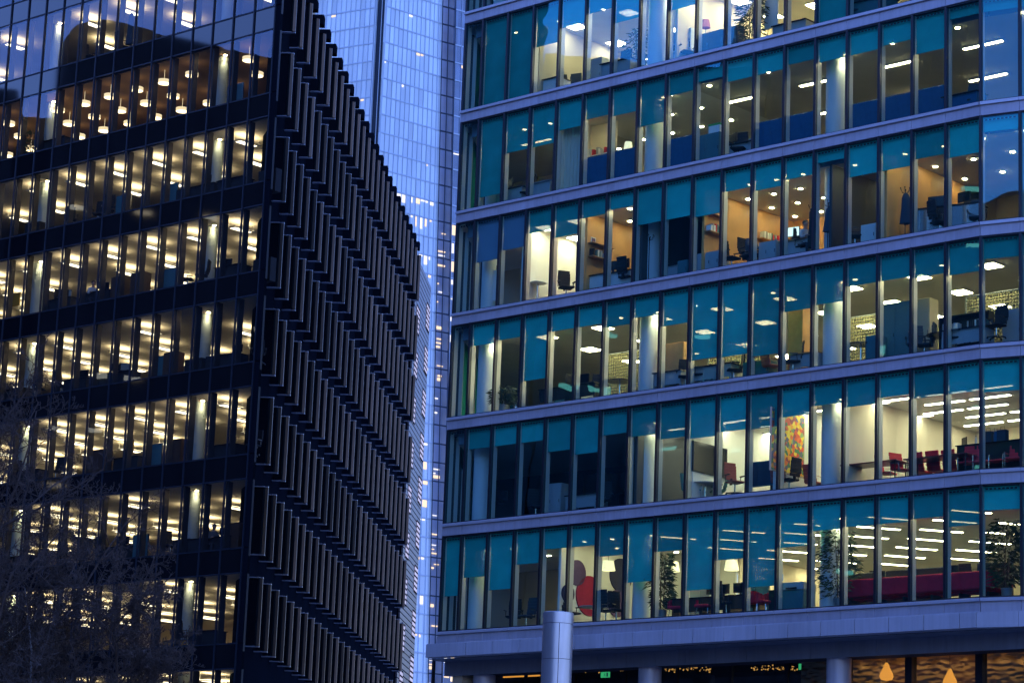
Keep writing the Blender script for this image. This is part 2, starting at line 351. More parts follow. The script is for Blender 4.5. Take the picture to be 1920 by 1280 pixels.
def inst(name, me, parent, loc=(0, 0, 0)):
    o = bpy.data.objects.new(name, me); COL.objects.link(o); o.parent = parent; o.location = loc; return o
stuff = MB()                                   # windows of the top edge and the far corner
for row in range(0, 7):
    z = ZR(row)
    for k in range(1, 19):
        x, wd = SB(k - 1), SB(k) - SB(k - 1)
        if row == 0 or (row == 1 and k > 10):
            frame_mb(wd, stuff, x, z); mull_mb(stuff, x, z, 1); blind_mb(wd, BL[row][k - 1] or .01, stuff, x, z, 2)
            stuff.face([(x + .045, 0, z), (x + wd - .045, 0, z), (x + wd - .045, 0, z + GH), (x + .045, 0, z + GH)], 3); continue
        wn = inst('window', proto_mesh(('window', round(wd, 3)), lambda: frame_mb(wd), [M['black']]), rb, (x, 0, z))
        inst('mullion', proto_mesh(('mullion',), lambda: mull_mb(), [M['alu']]), wn)
        inst('pane', proto_mesh(('pane', round(wd, 3), (row * 7 + k * 3) % 5), lambda: MB().face([(.045, 0, .05), (wd - .045, 0, .05), (wd - .045, 0, GH - .05), (.045, 0, GH - .05)]), [M['glass_teal']]), wn)
        fr = BL[row][k - 1]
        if fr: inst('blind', proto_mesh(('blind', round(wd, 3), fr, row == 3 and k < 4), lambda: blind_mb(wd, fr), [M['blindg'] if row == 3 and k < 4 else M['blind']]), wn)
tag(stuff.build('edge_glazing', [M['black'], M['alu'], M['blind'], M['glass_teal']], rb), kind='stuff')
for row in range(0, 7):                        # past the bend
    for k in range(5):
        st = MB(); x, z = k * BW, 0
        frame_mb(BW, st, 0, 0); 
        wn = bent(st.build('corner_window', [M['black']], rb)); px, py = inb(x, 0); wn.location = (px, py, ZR(row))
        mull_mb().build('mullion', M['alu'], wn); blind_mb(BW, BL19[row]).build('blind', M['blind'], wn)
        MB().face([(.045, 0, .05), (BW - .045, 0, .05), (BW - .045, 0, GH - .05), (.045, 0, GH - .05)]).build('pane', M['glass_teal'], wn)
for row in range(0, 7):                        # spandrel bands: lip, panels with open joints, dark backing
    z = ZR(row)
    mb = MB()
    for k in range(1, 19):
        x0, x1 = SB(k - 1) + (.006 if k > 1 else -.05), SB(k) - .006
        mb.box(x0, x1, -.07, .03, z - .45, z - .115); mb.box(x0, x1, -.14, .03, z - .11, z - .004, 1)
    mb.box(-.03, S18, .035, .2, z - .445, z - .005, 2)
    mb.build('spandrel_band', [M['band'], M['band_lip'], M['joint']], rb, bevel=0.008)
    mb = MB()
    for k in range(5):
        x0, x1 = k * BW + .006, (k + 1) * BW - .006
        mb.box(x0, x1, -.07, .03, z - .45, z - .115); mb.box(x0, x1, -.14, .03, z - .11, z - .004, 1)
    mb.box(.02, BW * 5, .035, .2, z - .445, z - .005, 2)
    bent(mb.build('spandrel_band', [M['band'], M['band_lip'], M['joint']], rb))
    sl_ = MB().prism(outline(.25), z - .44, z, 0).build('floor_slab', M['carpet'], rb)
    # return facade round the sharp left corner
    mb = MB()
    for k in range(11):
        a, b = k * BW, (k + 1) * BW
        def q(x0, x1, y0, y1, z0, z1, m):
            pl = [rete(x0, y0), rete(x1, y0), rete(x1, y1), rete(x0, y1)]; mb.prism(pl, z0, z1, m)
        if k: q(a - .04, a + .04, -.06, .06, z, z + GH, 0); q(a - .03, a + .03, .06, .2, z, z + GH, 1)
        mb.face([(*rete(a + .05, 0), z), (*rete(b - .05, 0), z), (*rete(b - .05, 0), z + GH), (*rete(a + .05, 0), z + GH)], 2)
        fr = [.0, .55, .95, .95, .8, .3, .9, .9, .6, .4, .9][(k + row * 3) % 11 if k else 0]
        if fr and row not in (3, 6): q(a + .05, b - .05, .11, .116, z + GH * (1 - fr), z + GH, 3)
        q(a + .006, b - .006, -.07, .02, z - .45, z - .004, 4)
    tag(mb.build('side_glazing', [M['black'], M['alu'], M['glass_teal'], M['blind'], M['band']], rb), kind='stuff')
MB().prism(outline(0), ZR(0) + 4, ZR(0) + 4.6).build('roof', M['band'], rb)

# rooms: (first bay edge, last bay edge, depth, ceiling, back wall); partitions stand at the left side of a room
CH = 3.05
ROOMS = {
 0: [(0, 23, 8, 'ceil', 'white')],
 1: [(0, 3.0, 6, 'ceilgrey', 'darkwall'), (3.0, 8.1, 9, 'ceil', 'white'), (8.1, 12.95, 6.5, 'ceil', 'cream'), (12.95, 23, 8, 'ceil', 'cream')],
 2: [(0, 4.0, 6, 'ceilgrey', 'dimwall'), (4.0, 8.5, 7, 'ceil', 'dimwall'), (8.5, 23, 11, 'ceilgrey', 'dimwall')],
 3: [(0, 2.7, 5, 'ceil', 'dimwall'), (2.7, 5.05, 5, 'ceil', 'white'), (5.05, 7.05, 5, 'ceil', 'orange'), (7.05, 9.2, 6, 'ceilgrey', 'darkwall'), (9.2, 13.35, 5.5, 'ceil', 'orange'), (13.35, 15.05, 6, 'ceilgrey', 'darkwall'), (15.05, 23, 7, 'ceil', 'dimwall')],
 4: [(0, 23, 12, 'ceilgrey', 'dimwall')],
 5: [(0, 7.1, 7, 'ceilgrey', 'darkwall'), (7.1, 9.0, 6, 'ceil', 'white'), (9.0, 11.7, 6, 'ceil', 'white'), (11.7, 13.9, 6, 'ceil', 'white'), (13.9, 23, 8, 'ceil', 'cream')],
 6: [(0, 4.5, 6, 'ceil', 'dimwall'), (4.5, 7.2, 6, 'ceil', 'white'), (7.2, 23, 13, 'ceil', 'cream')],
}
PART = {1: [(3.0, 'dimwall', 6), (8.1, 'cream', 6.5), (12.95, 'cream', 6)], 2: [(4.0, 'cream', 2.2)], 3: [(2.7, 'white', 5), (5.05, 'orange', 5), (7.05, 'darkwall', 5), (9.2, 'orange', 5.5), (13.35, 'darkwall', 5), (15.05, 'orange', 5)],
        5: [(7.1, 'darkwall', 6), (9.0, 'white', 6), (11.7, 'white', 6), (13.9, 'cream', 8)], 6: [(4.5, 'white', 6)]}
for row, rooms in ROOMS.items():
    z = ZR(row)
    for (b0, b1, dep, cm, wm) in rooms:
        s0, s1 = SB(b0), SB(b1) if b1 <= 18 else S18 + 6.3
        back = -dep * .645 + .35 if b0 == 0 else s0      # the return facade leans over the room's far side
        front = [(s0 + (.12 if b0 == 0 else 0), .45), (s1, .45)] if b1 <= 18 else [(s0 + (.12 if b0 == 0 else 0), .45), (S18, .45), inb(6.5, .45)]
        poly = front + ([(s1, dep)] if b1 <= 18 else [inb(6.5, dep)]) + [(back, dep)]
        MB().prism(poly, z + CH, z + CH + .06).build('ceiling', M[cm], rb)
        mb = MB(); x1 = s1 if b1 <= 18 else S18 + 9
        mb.box(back, x1 - .06, dep, dep + .12, z, z + CH)
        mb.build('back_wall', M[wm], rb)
    mb = MB().box(.15, S18, .40, .448, z + CH + .002, z + GH)
    mb.build('bulkhead', M['blindg'], rb)
    mb = MB().box(.15, 6.5, .40, .448, z + CH + .002, z + GH); bent(mb.build('bulkhead', M['blindg'], rb))
    for (b, pm, ln) in PART.get(row, []):
        o = MB().box(SB(b) - .05, SB(b) + .05, .3, ln, z + .002, z + CH - .002).build('partition_wall', M[pm], rb)
for row, rooms in ROOMS.items():                # walls that close off the deeper of two neighbouring rooms
    for (p_, q_) in zip(rooms, rooms[1:]):
        a, b = sorted((p_[2], q_[2])); have = max([ln for (bb, pm, ln) in PART.get(row, []) if bb == q_[0]] or [0]); a = max(a + .125, have + .003)
        if b > a: MB().box(SB(q_[0]) - .05, SB(q_[0]) + .05, a, b, ZR(row) + .002, ZR(row) + CH - .002).build('partition_wall', M[q_[4]], rb)
COLS = [FR.s_at(912, .95, ZR(4) - CZ + 1.5), FR.s_at(1216, .95, ZR(4) - CZ + 1.5), FR.s_at(1562, .95, ZR(4) - CZ + 1.5)]
COLS.append(COLS[2] + (COLS[2] - COLS[1]))
for row in range(0, 7):
    for s in COLS[:3]:
        MB().cyl(s, .95, ZR(row) + .003, ZR(row) + CH - .003, .34, 28).build('interior_column', M['column'], rb, smooth=True)
# base of the building: double fascia, soffit, colonnade, shopfronts
z6 = ZR(6)
mb = MB()
for k in range(0, 19):
    x0, x1 = (-.34 if k == 0 else SB(k - 1) + .75), SB(k) + .74 if k < 18 else S18 + .03
    mb.box(x0 + .006, x1 - .006, -.36, .1, z6 - .95, z6 - .475)
mb.box(-.3, S18, -.30, .12, z6 - .94, z6 - .48, 1)
mb.box(-.3, S18 + .1, -.34, -.08, z6 - .475, z6 - .455, 0)
mb.build('fascia', [M['fascia'], M['joint']], rb, bevel=.008)
mb = MB()
for k in range(5): mb.box(k * BW + (.006 if k else -.03), (k + 1) * BW - .006, -.361, .1, z6 - .951, z6 - .474)
mb.box(.02, BW * 5, -.3, .12, z6 - .94, z6 - .48, 1)
bent(mb.build('fascia', [M['fascia'], M['joint']], rb))
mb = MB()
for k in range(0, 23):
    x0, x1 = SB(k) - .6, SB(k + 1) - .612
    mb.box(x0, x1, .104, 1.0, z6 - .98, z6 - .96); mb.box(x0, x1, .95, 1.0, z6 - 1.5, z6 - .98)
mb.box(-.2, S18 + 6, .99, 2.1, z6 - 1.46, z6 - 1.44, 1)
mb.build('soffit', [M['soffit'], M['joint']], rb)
for s in COLS:
    mb = MB(); mb.cyl(s, 1.5, 0, z6 - 1.46, .41, 32)
    for zz in (3, 6.4): mb.cyl(s, 1.5, zz, zz + .012, .414, 32, 1)
    mb.build('colonnade_column', [M['fascia'], M['joint']], rb, smooth=True)
mb = MB().box(FR.s_at(850, 1.2, 8), FR.s_at(868, 1.2, 8), 1.1, 1.9, 0, z6 - 1.46); mb.build('corner_pier', M['dimwall'], rb)
sx = FR.s_at(1585, 3.0, 8)
mb = MB()
for k in range(9):
    x = sx - k * 2.4; mb.box(x - .05, x + .05, 2.95, 3.05, 0, z6 - .5)
mb.build('shopfront_frame', M['black'], rb)
MB().face([(-1.8, 3.0, 0), (sx, 3.0, 0), (sx, 3.0, z6 - .5), (-1.8, 3.0, z6 - .5)]).build('shopfront_pane', M['glass_dark'], rb)
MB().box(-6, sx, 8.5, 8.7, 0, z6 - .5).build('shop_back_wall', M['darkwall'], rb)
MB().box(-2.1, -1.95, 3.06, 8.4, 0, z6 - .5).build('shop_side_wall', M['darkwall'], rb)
# restaurant corner
for px in (1586, 1706, 1838):
    s = FR.s_at(px, 2.3, 8.2); MB().box(s - .13, s + .13, 2.2, 2.5, 0, z6 - .5).build('restaurant_post', M['black'], rb)
s0, s1 = FR.s_at(1586, 2.3, 8.2), S18 + 6
MB().face([(s0 + .13, 2.35, 0), (s1, 2.35, 0), (s1, 2.35, z6 - .5), (s0 + .13, 2.35, z6 - .5)]).build('restaurant_pane', M['glass_dark'], rb)
MB().box(s0 - 3, s1, 3.9, 4.05, 4.0, z6 - .98).build('rippled_wall', M['ripple'], rb)
MB().box(s0 - 3, s1, 2.5, 3.895, z6 - 1.03, z6 - .985).build('restaurant_ceiling', M['ceilbrown'], rb)
MB().box(s0 - 3, s1, 2.5, 3.89, 4.4, 4.5).build('restaurant_floor', M['brown'], rb)
bent(MB().box(BW * 5 + .01, BW * 5 + .3, -.05, 13, 0, ZR(0) + 4).build('flank_wall', M['band'], rb))

# ================================================================== LEFT BUILDING (dark, finned)
FL = Frame(-10.947, 109.218, -0.723141); LBW = 1.346
ZL = lambda row: 15.032 + (6 - row) * 4 + CZ
VH = 2.95
lb = empty('finned_building', 'dark office building with zigzag rows of upright metal fins, brightly lit storeys', 'building', (FL.o.x, FL.o.y, 0), FL.h)
M['glass_spandrel'].node_tree.nodes['Principled BSDF'].inputs['IOR'].default_value = 1.45
FN = Frame(-11.06, 113.7, 1.4880955)           # the fin wall, x runs away from the camera, outward is -y
def lw(p):                                     # world xy -> left building local xy
    v = Vector((p[0], p[1], 0)) - FL.o; return (v.dot(FL.t), v.dot(FL.n))
def fn(x, y): return lw(FN.o + x * FN.t + y * FN.n)
FINROT = FN.h - FL.h
def lframe(mb, x, z):
    mb.box(x - .03, x + .03, -.06, .03, z, z + 4 - .004, 0)
    mb.box(x - LBW + .03, x - .03, -.03, .03, z - .03, z + .03, 0); mb.box(x - LBW + .03, x - .03, -.03, .03, z + VH - .03, z + VH + .03, 0); return mb
def lmull(mb, x, z, m=0): mb.box(x - .05, x + .05, .12, .40, z - .3, z + VH, m); return mb
lst = MB()
NL = 33
for row in range(-2, 10):
    for k in range(NL):
        x, z = -LBW * k, ZL(row)
        if not (0 <= row <= 6 and k < 14):
            lframe(lst, x, z); lmull(lst, x, z, 1)
            lst.face([(x - LBW + .03, 0, z + .03), (x - .03, 0, z + .03), (x - .03, 0, z + VH - .03), (x - LBW + .03, 0, z + VH - .03)], 2)
            lst.box(x - LBW + .03, x - .03, 0, .02, z + VH + .03, z + 4 - .03, 3); continue
        wn = inst('window', proto_mesh(('lwindow',), lambda: lframe(MB(), 0, 0), [M['bluegrey']]), lb, (x, 0, z)); wn.name = 'window'
        inst('mullion', proto_mesh(('lmullion',), lambda: lmull(MB(), 0, 0), [M['dmull']]), wn)
        inst('pane', proto_mesh(('lpane', (row * 5 + k * 3) % 7), lambda: MB().face([(-LBW + .03, 0, .03), (-.03, 0, .03), (-.03, 0, VH - .03), (-LBW + .03, 0, VH - .03)]), [M['glass_grey']]), wn)
        inst('spandrel_panel', proto_mesh(('lspan',), lambda: MB().box(-LBW + .03, -.03, 0, .02, VH + .03, 3.97), [M['glass_spandrel']]), wn)
tag(lst.build('edge_glazing', [M['bluegrey'], M['dmull'], M['glass_grey'], M['glass_spandrel']], lb), kind='stuff')
# corner strip and fin wall
NF = 25; WL = NF * 2.1658 - .9
c0 = (.04, 0.02); c1 = (.34, .02)
wallp = [c0, c1, fn(-1.2, 0), fn(WL, 0), fn(WL, .3), fn(-1.2, .35), (.04, .4)]
MB().prism(wallp, 0, 43.0 + CZ).build('fin_wall', M['navy'], lb)
for row in range(-2, 9): MB().box(.05, .33, -.02, .018, ZL(row) + .02, ZL(row) + 3.97).build('corner_panel', M['navy'], lb)
ZF = lambda r: 11.371 + (6 - r) * 4 + CZ
def fin_mb(mb, x=0, y=0, z=0, o=(0, 1, 2)):
    pl = [(x + .0, y - .40), (x - .07, y - .50), (x - .0, y - .62), (x + .09, y - .62), (x + .09, y - .40)]
    n = len(pl); b = len(mb.v); z0, z1 = z + .03, z + 2.97
    mb.v += [(*p, z0) for p in pl] + [(*p, z1) for p in pl]
    for i in range(n):
        j = (i + 1) % n; mb.f.append((b + i, b + j, b + n + j, b + n + i)); mb.m.append(o[1] if i == 0 else o[0])
    mb.f.append(tuple(b + i for i in reversed(range(n)))); mb.m.append(o[0]); mb.f.append(tuple(b + n + i for i in range(n))); mb.m.append(o[0])
    mb.box(x + .03, x + .07, y - .398, y - .02, z + .03, z + 2.97, o[2])
    return mb
def ledge_mb(mb, x=0, y=0, z=0, m=0): mb.box(x - .05, x + .14, y - .44, y + .0, z - .024, z + .022, m); mb.box(x - .0, x + .14, y - .62, y - .442, z - .024, z + .020, m); return mb
fst = MB()
for r in range(-1, 7):
    for k in range(NF):
        if r >= 0 and k < 14:
            p = fn(k * 2.1658, 0)
            o = inst('fin', proto_mesh(('fin',), lambda: fin_mb(MB()), [M['fin'], M['finb'], M['navy']]), lb, (*p, ZF(r))); o.rotation_euler = (0, 0, FINROT)
            for dz in (0, 3.0): inst('ledge', proto_mesh(('ledge',), lambda: ledge_mb(MB()), [M['ledge']]), o, (0, 0, dz))
        else:
            x = k * 2.1658; fin_mb(fst, x, 0, ZF(r)); ledge_mb(fst, x, 0, ZF(r), 3); ledge_mb(fst, x, 0, ZF(r) + 3, 3 if r >= 0 else 4)
o = fst.build('far_fin', [M['fin'], M['finb'], M['navy'], M['ledge'], M['navy']], lb); o.location = (*fn(0, 0), 0); o.rotation_euler = (0, 0, FINROT); tag(o, kind='stuff')
for k in range(NF):
    o = MB().box(k * 2.1658 - .25, k * 2.1658 + .3, -.5, .1, 42.75 + CZ, 43.25 + CZ).build('parapet_block', M['navy'], lb); o.location = (*fn(0, 0), 0); o.rotation_euler = (0, 0, FINROT)
# louvred end with a rounded corner
mb = MB(); L0, L1 = WL + .25, WL + 9.2
path = [(L0, -.05), (L1, -.05)] + [(L1 + 1.6 * math.sin(a), -.05 + 1.6 * (1 - math.cos(a))) for a in [R_(d) for d in range(15, 91, 15)]] + [(L1 + 1.6, 10)]
def ribbon(mb, path, t, z0, z1, m=0):
    for i in range(len(path) - 1):
        a, b = Vector(path[i]), Vector(path[i + 1]); d = (b - a).normalized(); nn = Vector((d.y, -d.x)) * t
        pl = [a + nn, b + nn, b, a]; mb.prism([tuple(p) for p in pl], z0, z1, m)
z = 0.5
while z < 42.6 + CZ:
    ribbon(mb, path, .12, z, z + .31, 0); z += .38
inner = [(p[0] - (.2 if i > 1 else 0), p[1] + .2) for i, p in enumerate(path)]
ribbon(mb, inner, .1, 0, 42.9 + CZ, 1)
o = mb.build('louvre_screen', [M['louvre'], M['navy']], lb); o.location = (*fn(0, 0), 0); o.rotation_euler = (0, 0, FINROT)
M['lattice'] = emis('stair_light', (0.62, 0.62, 1.0), 1.35)
for col_, (xa, xb) in enumerate(((L0 + 1.2, L0 + 2.9), (L1 - 2.2, L1 - .3))):
    for i in range(11):
        zz = 8.0 + CZ + 3.0 * i + (1.5 if col_ else 0)
        mb = MB().box(xa, xb, -.19, -.185, zz, zz + 1.7, 0)
        nx = 4
        for j in range(nx + 1): x = xa + (xb - xa) * j / nx; mb.box(x - .06, x + .06, -.200, -.192, zz, zz + 1.7, 1)
        for j in range(6): q = zz + 1.7 * j / 5; mb.box(xa, xb, -.206, -.194, q - .055, q + .055, 1)
        o = mb.build('lattice_window', [M['lattice'], M['navy']], lb); o.location = (*fn(0, 0), 0); o.rotation_euler = (0, 0, FINROT)
# floors, ceilings, core
def lout(d, dep=13.5): return [(-44, d), (-.02, d), fn(-.9, .4), fn(WL * .26, .4), (-44, dep)] if False else [(-44, d), (-.3, d)] + [fn(1.0, .45), fn(12.0, .45)] + [(-44, fn(12.0, .45)[1])]
for row in range(-2, 10):
    z = ZL(row)
    MB().prism(lout(.1), z - .6, z - .3).build('floor_slab', M['carpet'], lb)
    MB().prism(lout(.4), z + VH + .06, z + VH + .1).build('ceiling', M['ceilbrown'] if row == 1 else M['ceilgrey'], lb)
    dd = fn(12.0, .45)[1]
    MB().box(-44, fn(12, .45)[0] + .0, dd - .3, dd - .1, z - .29, z + VH + .05).build('core_wall', M['dimwall'], lb)
    for px in (393, 69, -255):
        s = FL.s_at(px, 1.6, ZL(3) - CZ + 1.3)
        MB().cyl(s, 1.6, z - .298, z + VH + .058, .30, 24).build('interior_column', M['colteal'], lb, smooth=True)
MB().prism(lout(.1), 49.2, 49.5).build('roof', M['navy'], lb)

# ================================================================== GLASS TOWER BEHIND
def ray(px, py): return (cF + (px - 960) / F_PX * cR - (py - 640) / F_PX * cU)
def flat(px, py, D):
    r = ray(px, py); k = D / math.hypot(r.x, r.y); return Vector((r.x * k, r.y * k, 0))
TD = 480.0; TFH = 3.62; TZ = 215.0
pA = flat(704, 420, TD); pB = flat(684, 420, TD + 1)
tw = empty('skyscraper', 'tall pale glass tower rising between the two office buildings at dusk', 'skyscraper', (pA.x, pA.y, 0))
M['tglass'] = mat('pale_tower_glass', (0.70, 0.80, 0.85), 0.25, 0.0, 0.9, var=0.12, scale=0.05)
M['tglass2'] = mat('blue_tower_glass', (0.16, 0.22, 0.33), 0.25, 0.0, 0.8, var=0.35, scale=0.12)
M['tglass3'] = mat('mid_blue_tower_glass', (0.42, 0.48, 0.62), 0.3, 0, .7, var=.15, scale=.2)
M['tdark'] = mat('tower_shadow_gap', (0.03, 0.05, 0.08), 0.5, 0, .2)
M['tline'] = mat('tower_mullion', (0.46, 0.56, 0.66), 0.4)
M['tlit'] = emis('tower_lit_office', (1.0, 0.74, 0.52), 1.35); M['tlit2'] = emis('tower_lit_office_cool', (0.92, 0.90, 1.0), 1.3); M['tred'] = emis('tower_red_lamp', (1.0, 0.10, 0.12), 1.2)
def panel_tint(m, lo=.86, hi=1.06):          # every glass panel a slightly different tone
    n = m.node_tree; b = n.nodes['Principled BSDF']; src = b.inputs['Base Color'].links[0].from_socket
    tc = n.nodes.new('ShaderNodeTexCoord'); sn = n.nodes.new('ShaderNodeVectorMath'); sn.operation = 'SNAP'; sn.inputs[1].default_value = (1.12, 5, TFH)
    wn = n.nodes.new('ShaderNodeTexWhiteNoise'); mr = n.nodes.new('ShaderNodeMapRange'); mr.inputs['To Min'].default_value = lo; mr.inputs['To Max'].default_value = hi
    mx = n.nodes.new('ShaderNodeVectorMath'); mx.operation = 'SCALE'
    n.links.new(tc.outputs['Object'], sn.inputs[0]); n.links.new(sn.outputs[0], wn.inputs['Vector']); n.links.new(wn.outputs['Value'], mr.inputs['Value']); n.links.new(src, mx.inputs[0]); n.links.new(mr.outputs[0], mx.inputs['Scale']); n.links.new(mx.outputs[0], b.inputs['Base Color'])
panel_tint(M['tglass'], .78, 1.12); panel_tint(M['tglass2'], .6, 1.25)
TAPER = .03
def lean(o, mode, L=1.0, ax=(1, 0)):          # the tower narrows upward
    for v in o.data.vertices:
        k = (152 - v.co.z) * TAPER
        if mode == 'scale': v.co.x *= (L + k) / L
        else: v.co.x += k * ax[0]; v.co.y += k * ax[1]
def facet(name, p, az, L, mats, lit, bay=1.12, mode=None, ax=(1, 0)):
    h = math.pi / 2 - az                        # heading of the facet's length
    f = Frame(p.x, p.y, h); flip = -1
    mb = MB()
    mb.box(0, L, 0, .6, 0, TZ, 0) if az < 0 else mb.box(0, L, 0, .6, 0, TZ, 0)
    sgn = 1
    n = int(TZ / TFH)
    ny = -.12
    for i in range(n): mb.box(0, L, ny, -.004, i * TFH - .13, i * TFH + .13, 1)
    k = 0; x = 0
    while x < L: mb.box(x - .035, x + .035, -.17, -.006, 0, TZ, 1); x += bay
    o = mb.build(name, mats[:2], tw); o.location = (p.x - pA.x, p.y - pA.y, 0); o.rotation_euler = (0, 0, h)
    if mode: lean(o, mode, L, ax)
    st = MB(); r = random.Random(len(name) * 7 + int(L))
    for i in range(n):
        zz = i * TFH
        hi = zz / TZ
        pr = lit * (1.0 if zz < 134 else 0.12)
        run = r.random() < .5
        x = 0
        while x < L - bay:
            if r.random() < (pr * (2.2 if run else .5)):
                mm = 0 if r.random() < .62 else 1
                a = r.random(); hh = .25 + r.random() ** 2 * (2.0 if zz < 134 else .3)
                st.box(x + .05, x + bay * (.35 + a * .6), -.10, -.02, zz + TFH - .3 - hh, zz + TFH - .3, mm)
            x += bay
    if st.v:
        o2 = tag(st.build('lit_window', [M['tlit'], M['tlit2']], o), kind='stuff')
        if mode: lean(o2, mode, L, ax)
    return f
# headings chosen so that outward is -y in each facet's own frame
fr_ = Frame(pA.x, pA.y, math.pi / 2 - R_(50)); L1t = fr_.s_at(826, 0, 152)
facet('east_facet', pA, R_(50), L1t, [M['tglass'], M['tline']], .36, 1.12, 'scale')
left_start = pB + 45 * Vector((math.sin(R_(-60)), math.cos(R_(-60)), 0))
facet('west_facet', left_start, R_(120), 45.0, [M['tglass'], M['tline']], .05)
mb = MB()
dv = pB - pA
mb.box(min(dv.x, 0) - .3, max(dv.x, 0) + .3, 1.6, 2.0, 0, TZ, 0)
for q in (0.0, 1.0):
    c = dv * q; mb.box(c.x - .10, c.x + .10, c.y - .35, c.y + 1.6, 0, TZ, 1)
mb.box(dv.x * .42 - .05, dv.x * .42 + .05, .2, .5, 0, TZ, 1)
mb.build('shadow_gap', [M['tdark'], M['tline']], tw)
pC = fr_.o + L1t * fr_.t
pD = pC + flat(850, 215, TD + 14) - flat(826, 215, TD + 14) + Vector((0, 1.5, 0))
mb = MB(); a = pC - pA; b = pD - pA
d = (b - a).normalized(); nrm = Vector((d.y, -d.x, 0))
def plank(mb, p, q, t, z0, z1, m):
    mb.prism([(p.x, p.y), (q.x, q.y), (q.x - nrm.x * t, q.y - nrm.y * t), (p.x - nrm.x * t, p.y - nrm.y * t)], z0, z1, m)
plank(mb, a - nrm * 2.2, b - nrm * 2.2, .4, 0, TZ, 2)
mb.box(a.x - 2.5, b.x + 4, max(a.y, b.y) + 2.6, max(a.y, b.y) + 3, 0, TZ, 2)
for q in (0.0, .45, 1.0):
    c = a + (b - a) * q; mb.box(c.x - .1, c.x + .1, c.y - .5, c.y - .3, 0, TZ, 0)
for i in range(int(TZ / TFH)): plank(mb, a, b, .25, i * TFH - .10, i * TFH + .14, 0)
lean(mb.build('ladder_frame', [M['tdark'], M['tline'], M['tglass3']], tw), 'shift', 1, tuple(fr_.t[:2]))
st = MB(); rl = random.Random(31); ev = b - a
for i in range(12, 37):
    for j in range(3):
        if rl.random() < .42:
            u0 = rl.uniform(0, .7); u1 = min(1, u0 + rl.uniform(.2, .7)); hh = rl.choice((.16, .22, .3, .55)); q0, q1 = a + ev * u0 - nrm * 2.0, a + ev * u1 - nrm * 2.0; z0 = i * TFH + 1.0 + j * .8
            plank(st, q0, q1, .08, z0, z0 + hh, 0 if rl.random() < .7 else 1)
o = st.build('lit_window', [M['tlit'], M['tlit2']], tw); lean(o, 'shift', 1, tuple(fr_.t[:2])); tag(o, kind='stuff')
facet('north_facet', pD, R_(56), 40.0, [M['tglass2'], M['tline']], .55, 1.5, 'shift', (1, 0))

# ------------------------------------------------------------------ the blocks across the street that the glass mirrors
M['blockwall'] = mat('block_stone', (0.025, 0.034, 0.042), 0.7, var=0.3, scale=0.3)
M['blocklit'] = emis('block_lit_window', (1.0, 0.85, 0.6), 2.2)
def block(name, label, x0, x1, y0, y1, h, seed, domed=False):
    b = empty(name, label, 'building', ((x0 + x1) / 2, (y0 + y1) / 2, 0)); hx, hy = (x1 - x0) / 2, (y1 - y0) / 2
    mb = MB()
    if not domed: mb.box(-hx, hx, -hy, hy, 0, h)
    else:
        n = 14; pts = [(-hy, 0), (-hy, h - 3)] + [(hy - 3 + 3 * math.sin(math.pi / 2 * i / n), h - 3 + 3 * math.cos(math.pi / 2 * i / n)) for i in range(n + 1)] + [(hy, 0)]
        bb = len(mb.v); mb.v += [(-hx, y, z) for y, z in pts] + [(hx, y, z) for y, z in pts]; k = len(pts)
        for i in range(k): j = (i + 1) % k; mb.f.append((bb + i, bb + j, bb + k + j, bb + k + i)); mb.m.append(0)
        mb.f.append(tuple(bb + i for i in range(k))); mb.m.append(0); mb.f.append(tuple(bb + k + i for i in reversed(range(k)))); mb.m.append(0)
    i = 1
    while i * 2.2 < 2 * hy: mb.box(hx, hx + .25, -hy + i * 2.2 - .12, -hy + i * 2.2 + .12, 2, h - (6 if domed else 2), 0); i += 1
    mb.build('wall', M['blockwall'], b)
    r = random.Random(seed); st = MB(); z = 4
    while z < h - 14:
        y = -hy + 1
        while y < hy - 1:
            if r.random() < .09: st.box(hx + .02, hx + .3, y, y + .5 + r.random(), z + 2, z + 2.25)
            y += 2.2
        z += 3.8
    tag(st.build('lit_window', M['blocklit'], b), kind='stuff')
block('office_block', 'tall dark office block out of view, mirrored in the right hand teal panes', -100, -75, 14, 71.8, 67, 1)
block('office_block', 'dark office block out of view, mirrored in the middle teal panes', -100, -75, 72, 87, 59.5, 5)
block('office_block', 'broad dark block behind the viewer, mirrored past the bend of the teal facade', -110, -60, -70, 13, 54, 8)
block('office_block', 'dark square tower block out of view, mirrored in the first uppermost panes', -100, -75, 87.2, 100, 73, 2)
block('office_block', 'round shouldered dark block out of view, mirrored in the finned building panes', -104, -75, 101, 122.3, 61.5, 3, True)
block('office_block', 'low dark link block out of view between two mirrored blocks', -100, -78, 122.5, 124.6, 55, 4)
block('office_block', 'dark block out of view ending the mirrored row, lengthened to screen the sunset', -100, -75, 124.8, 270, 56, 6)  # unseen, lengthened to keep sunset glow off the steel pillar
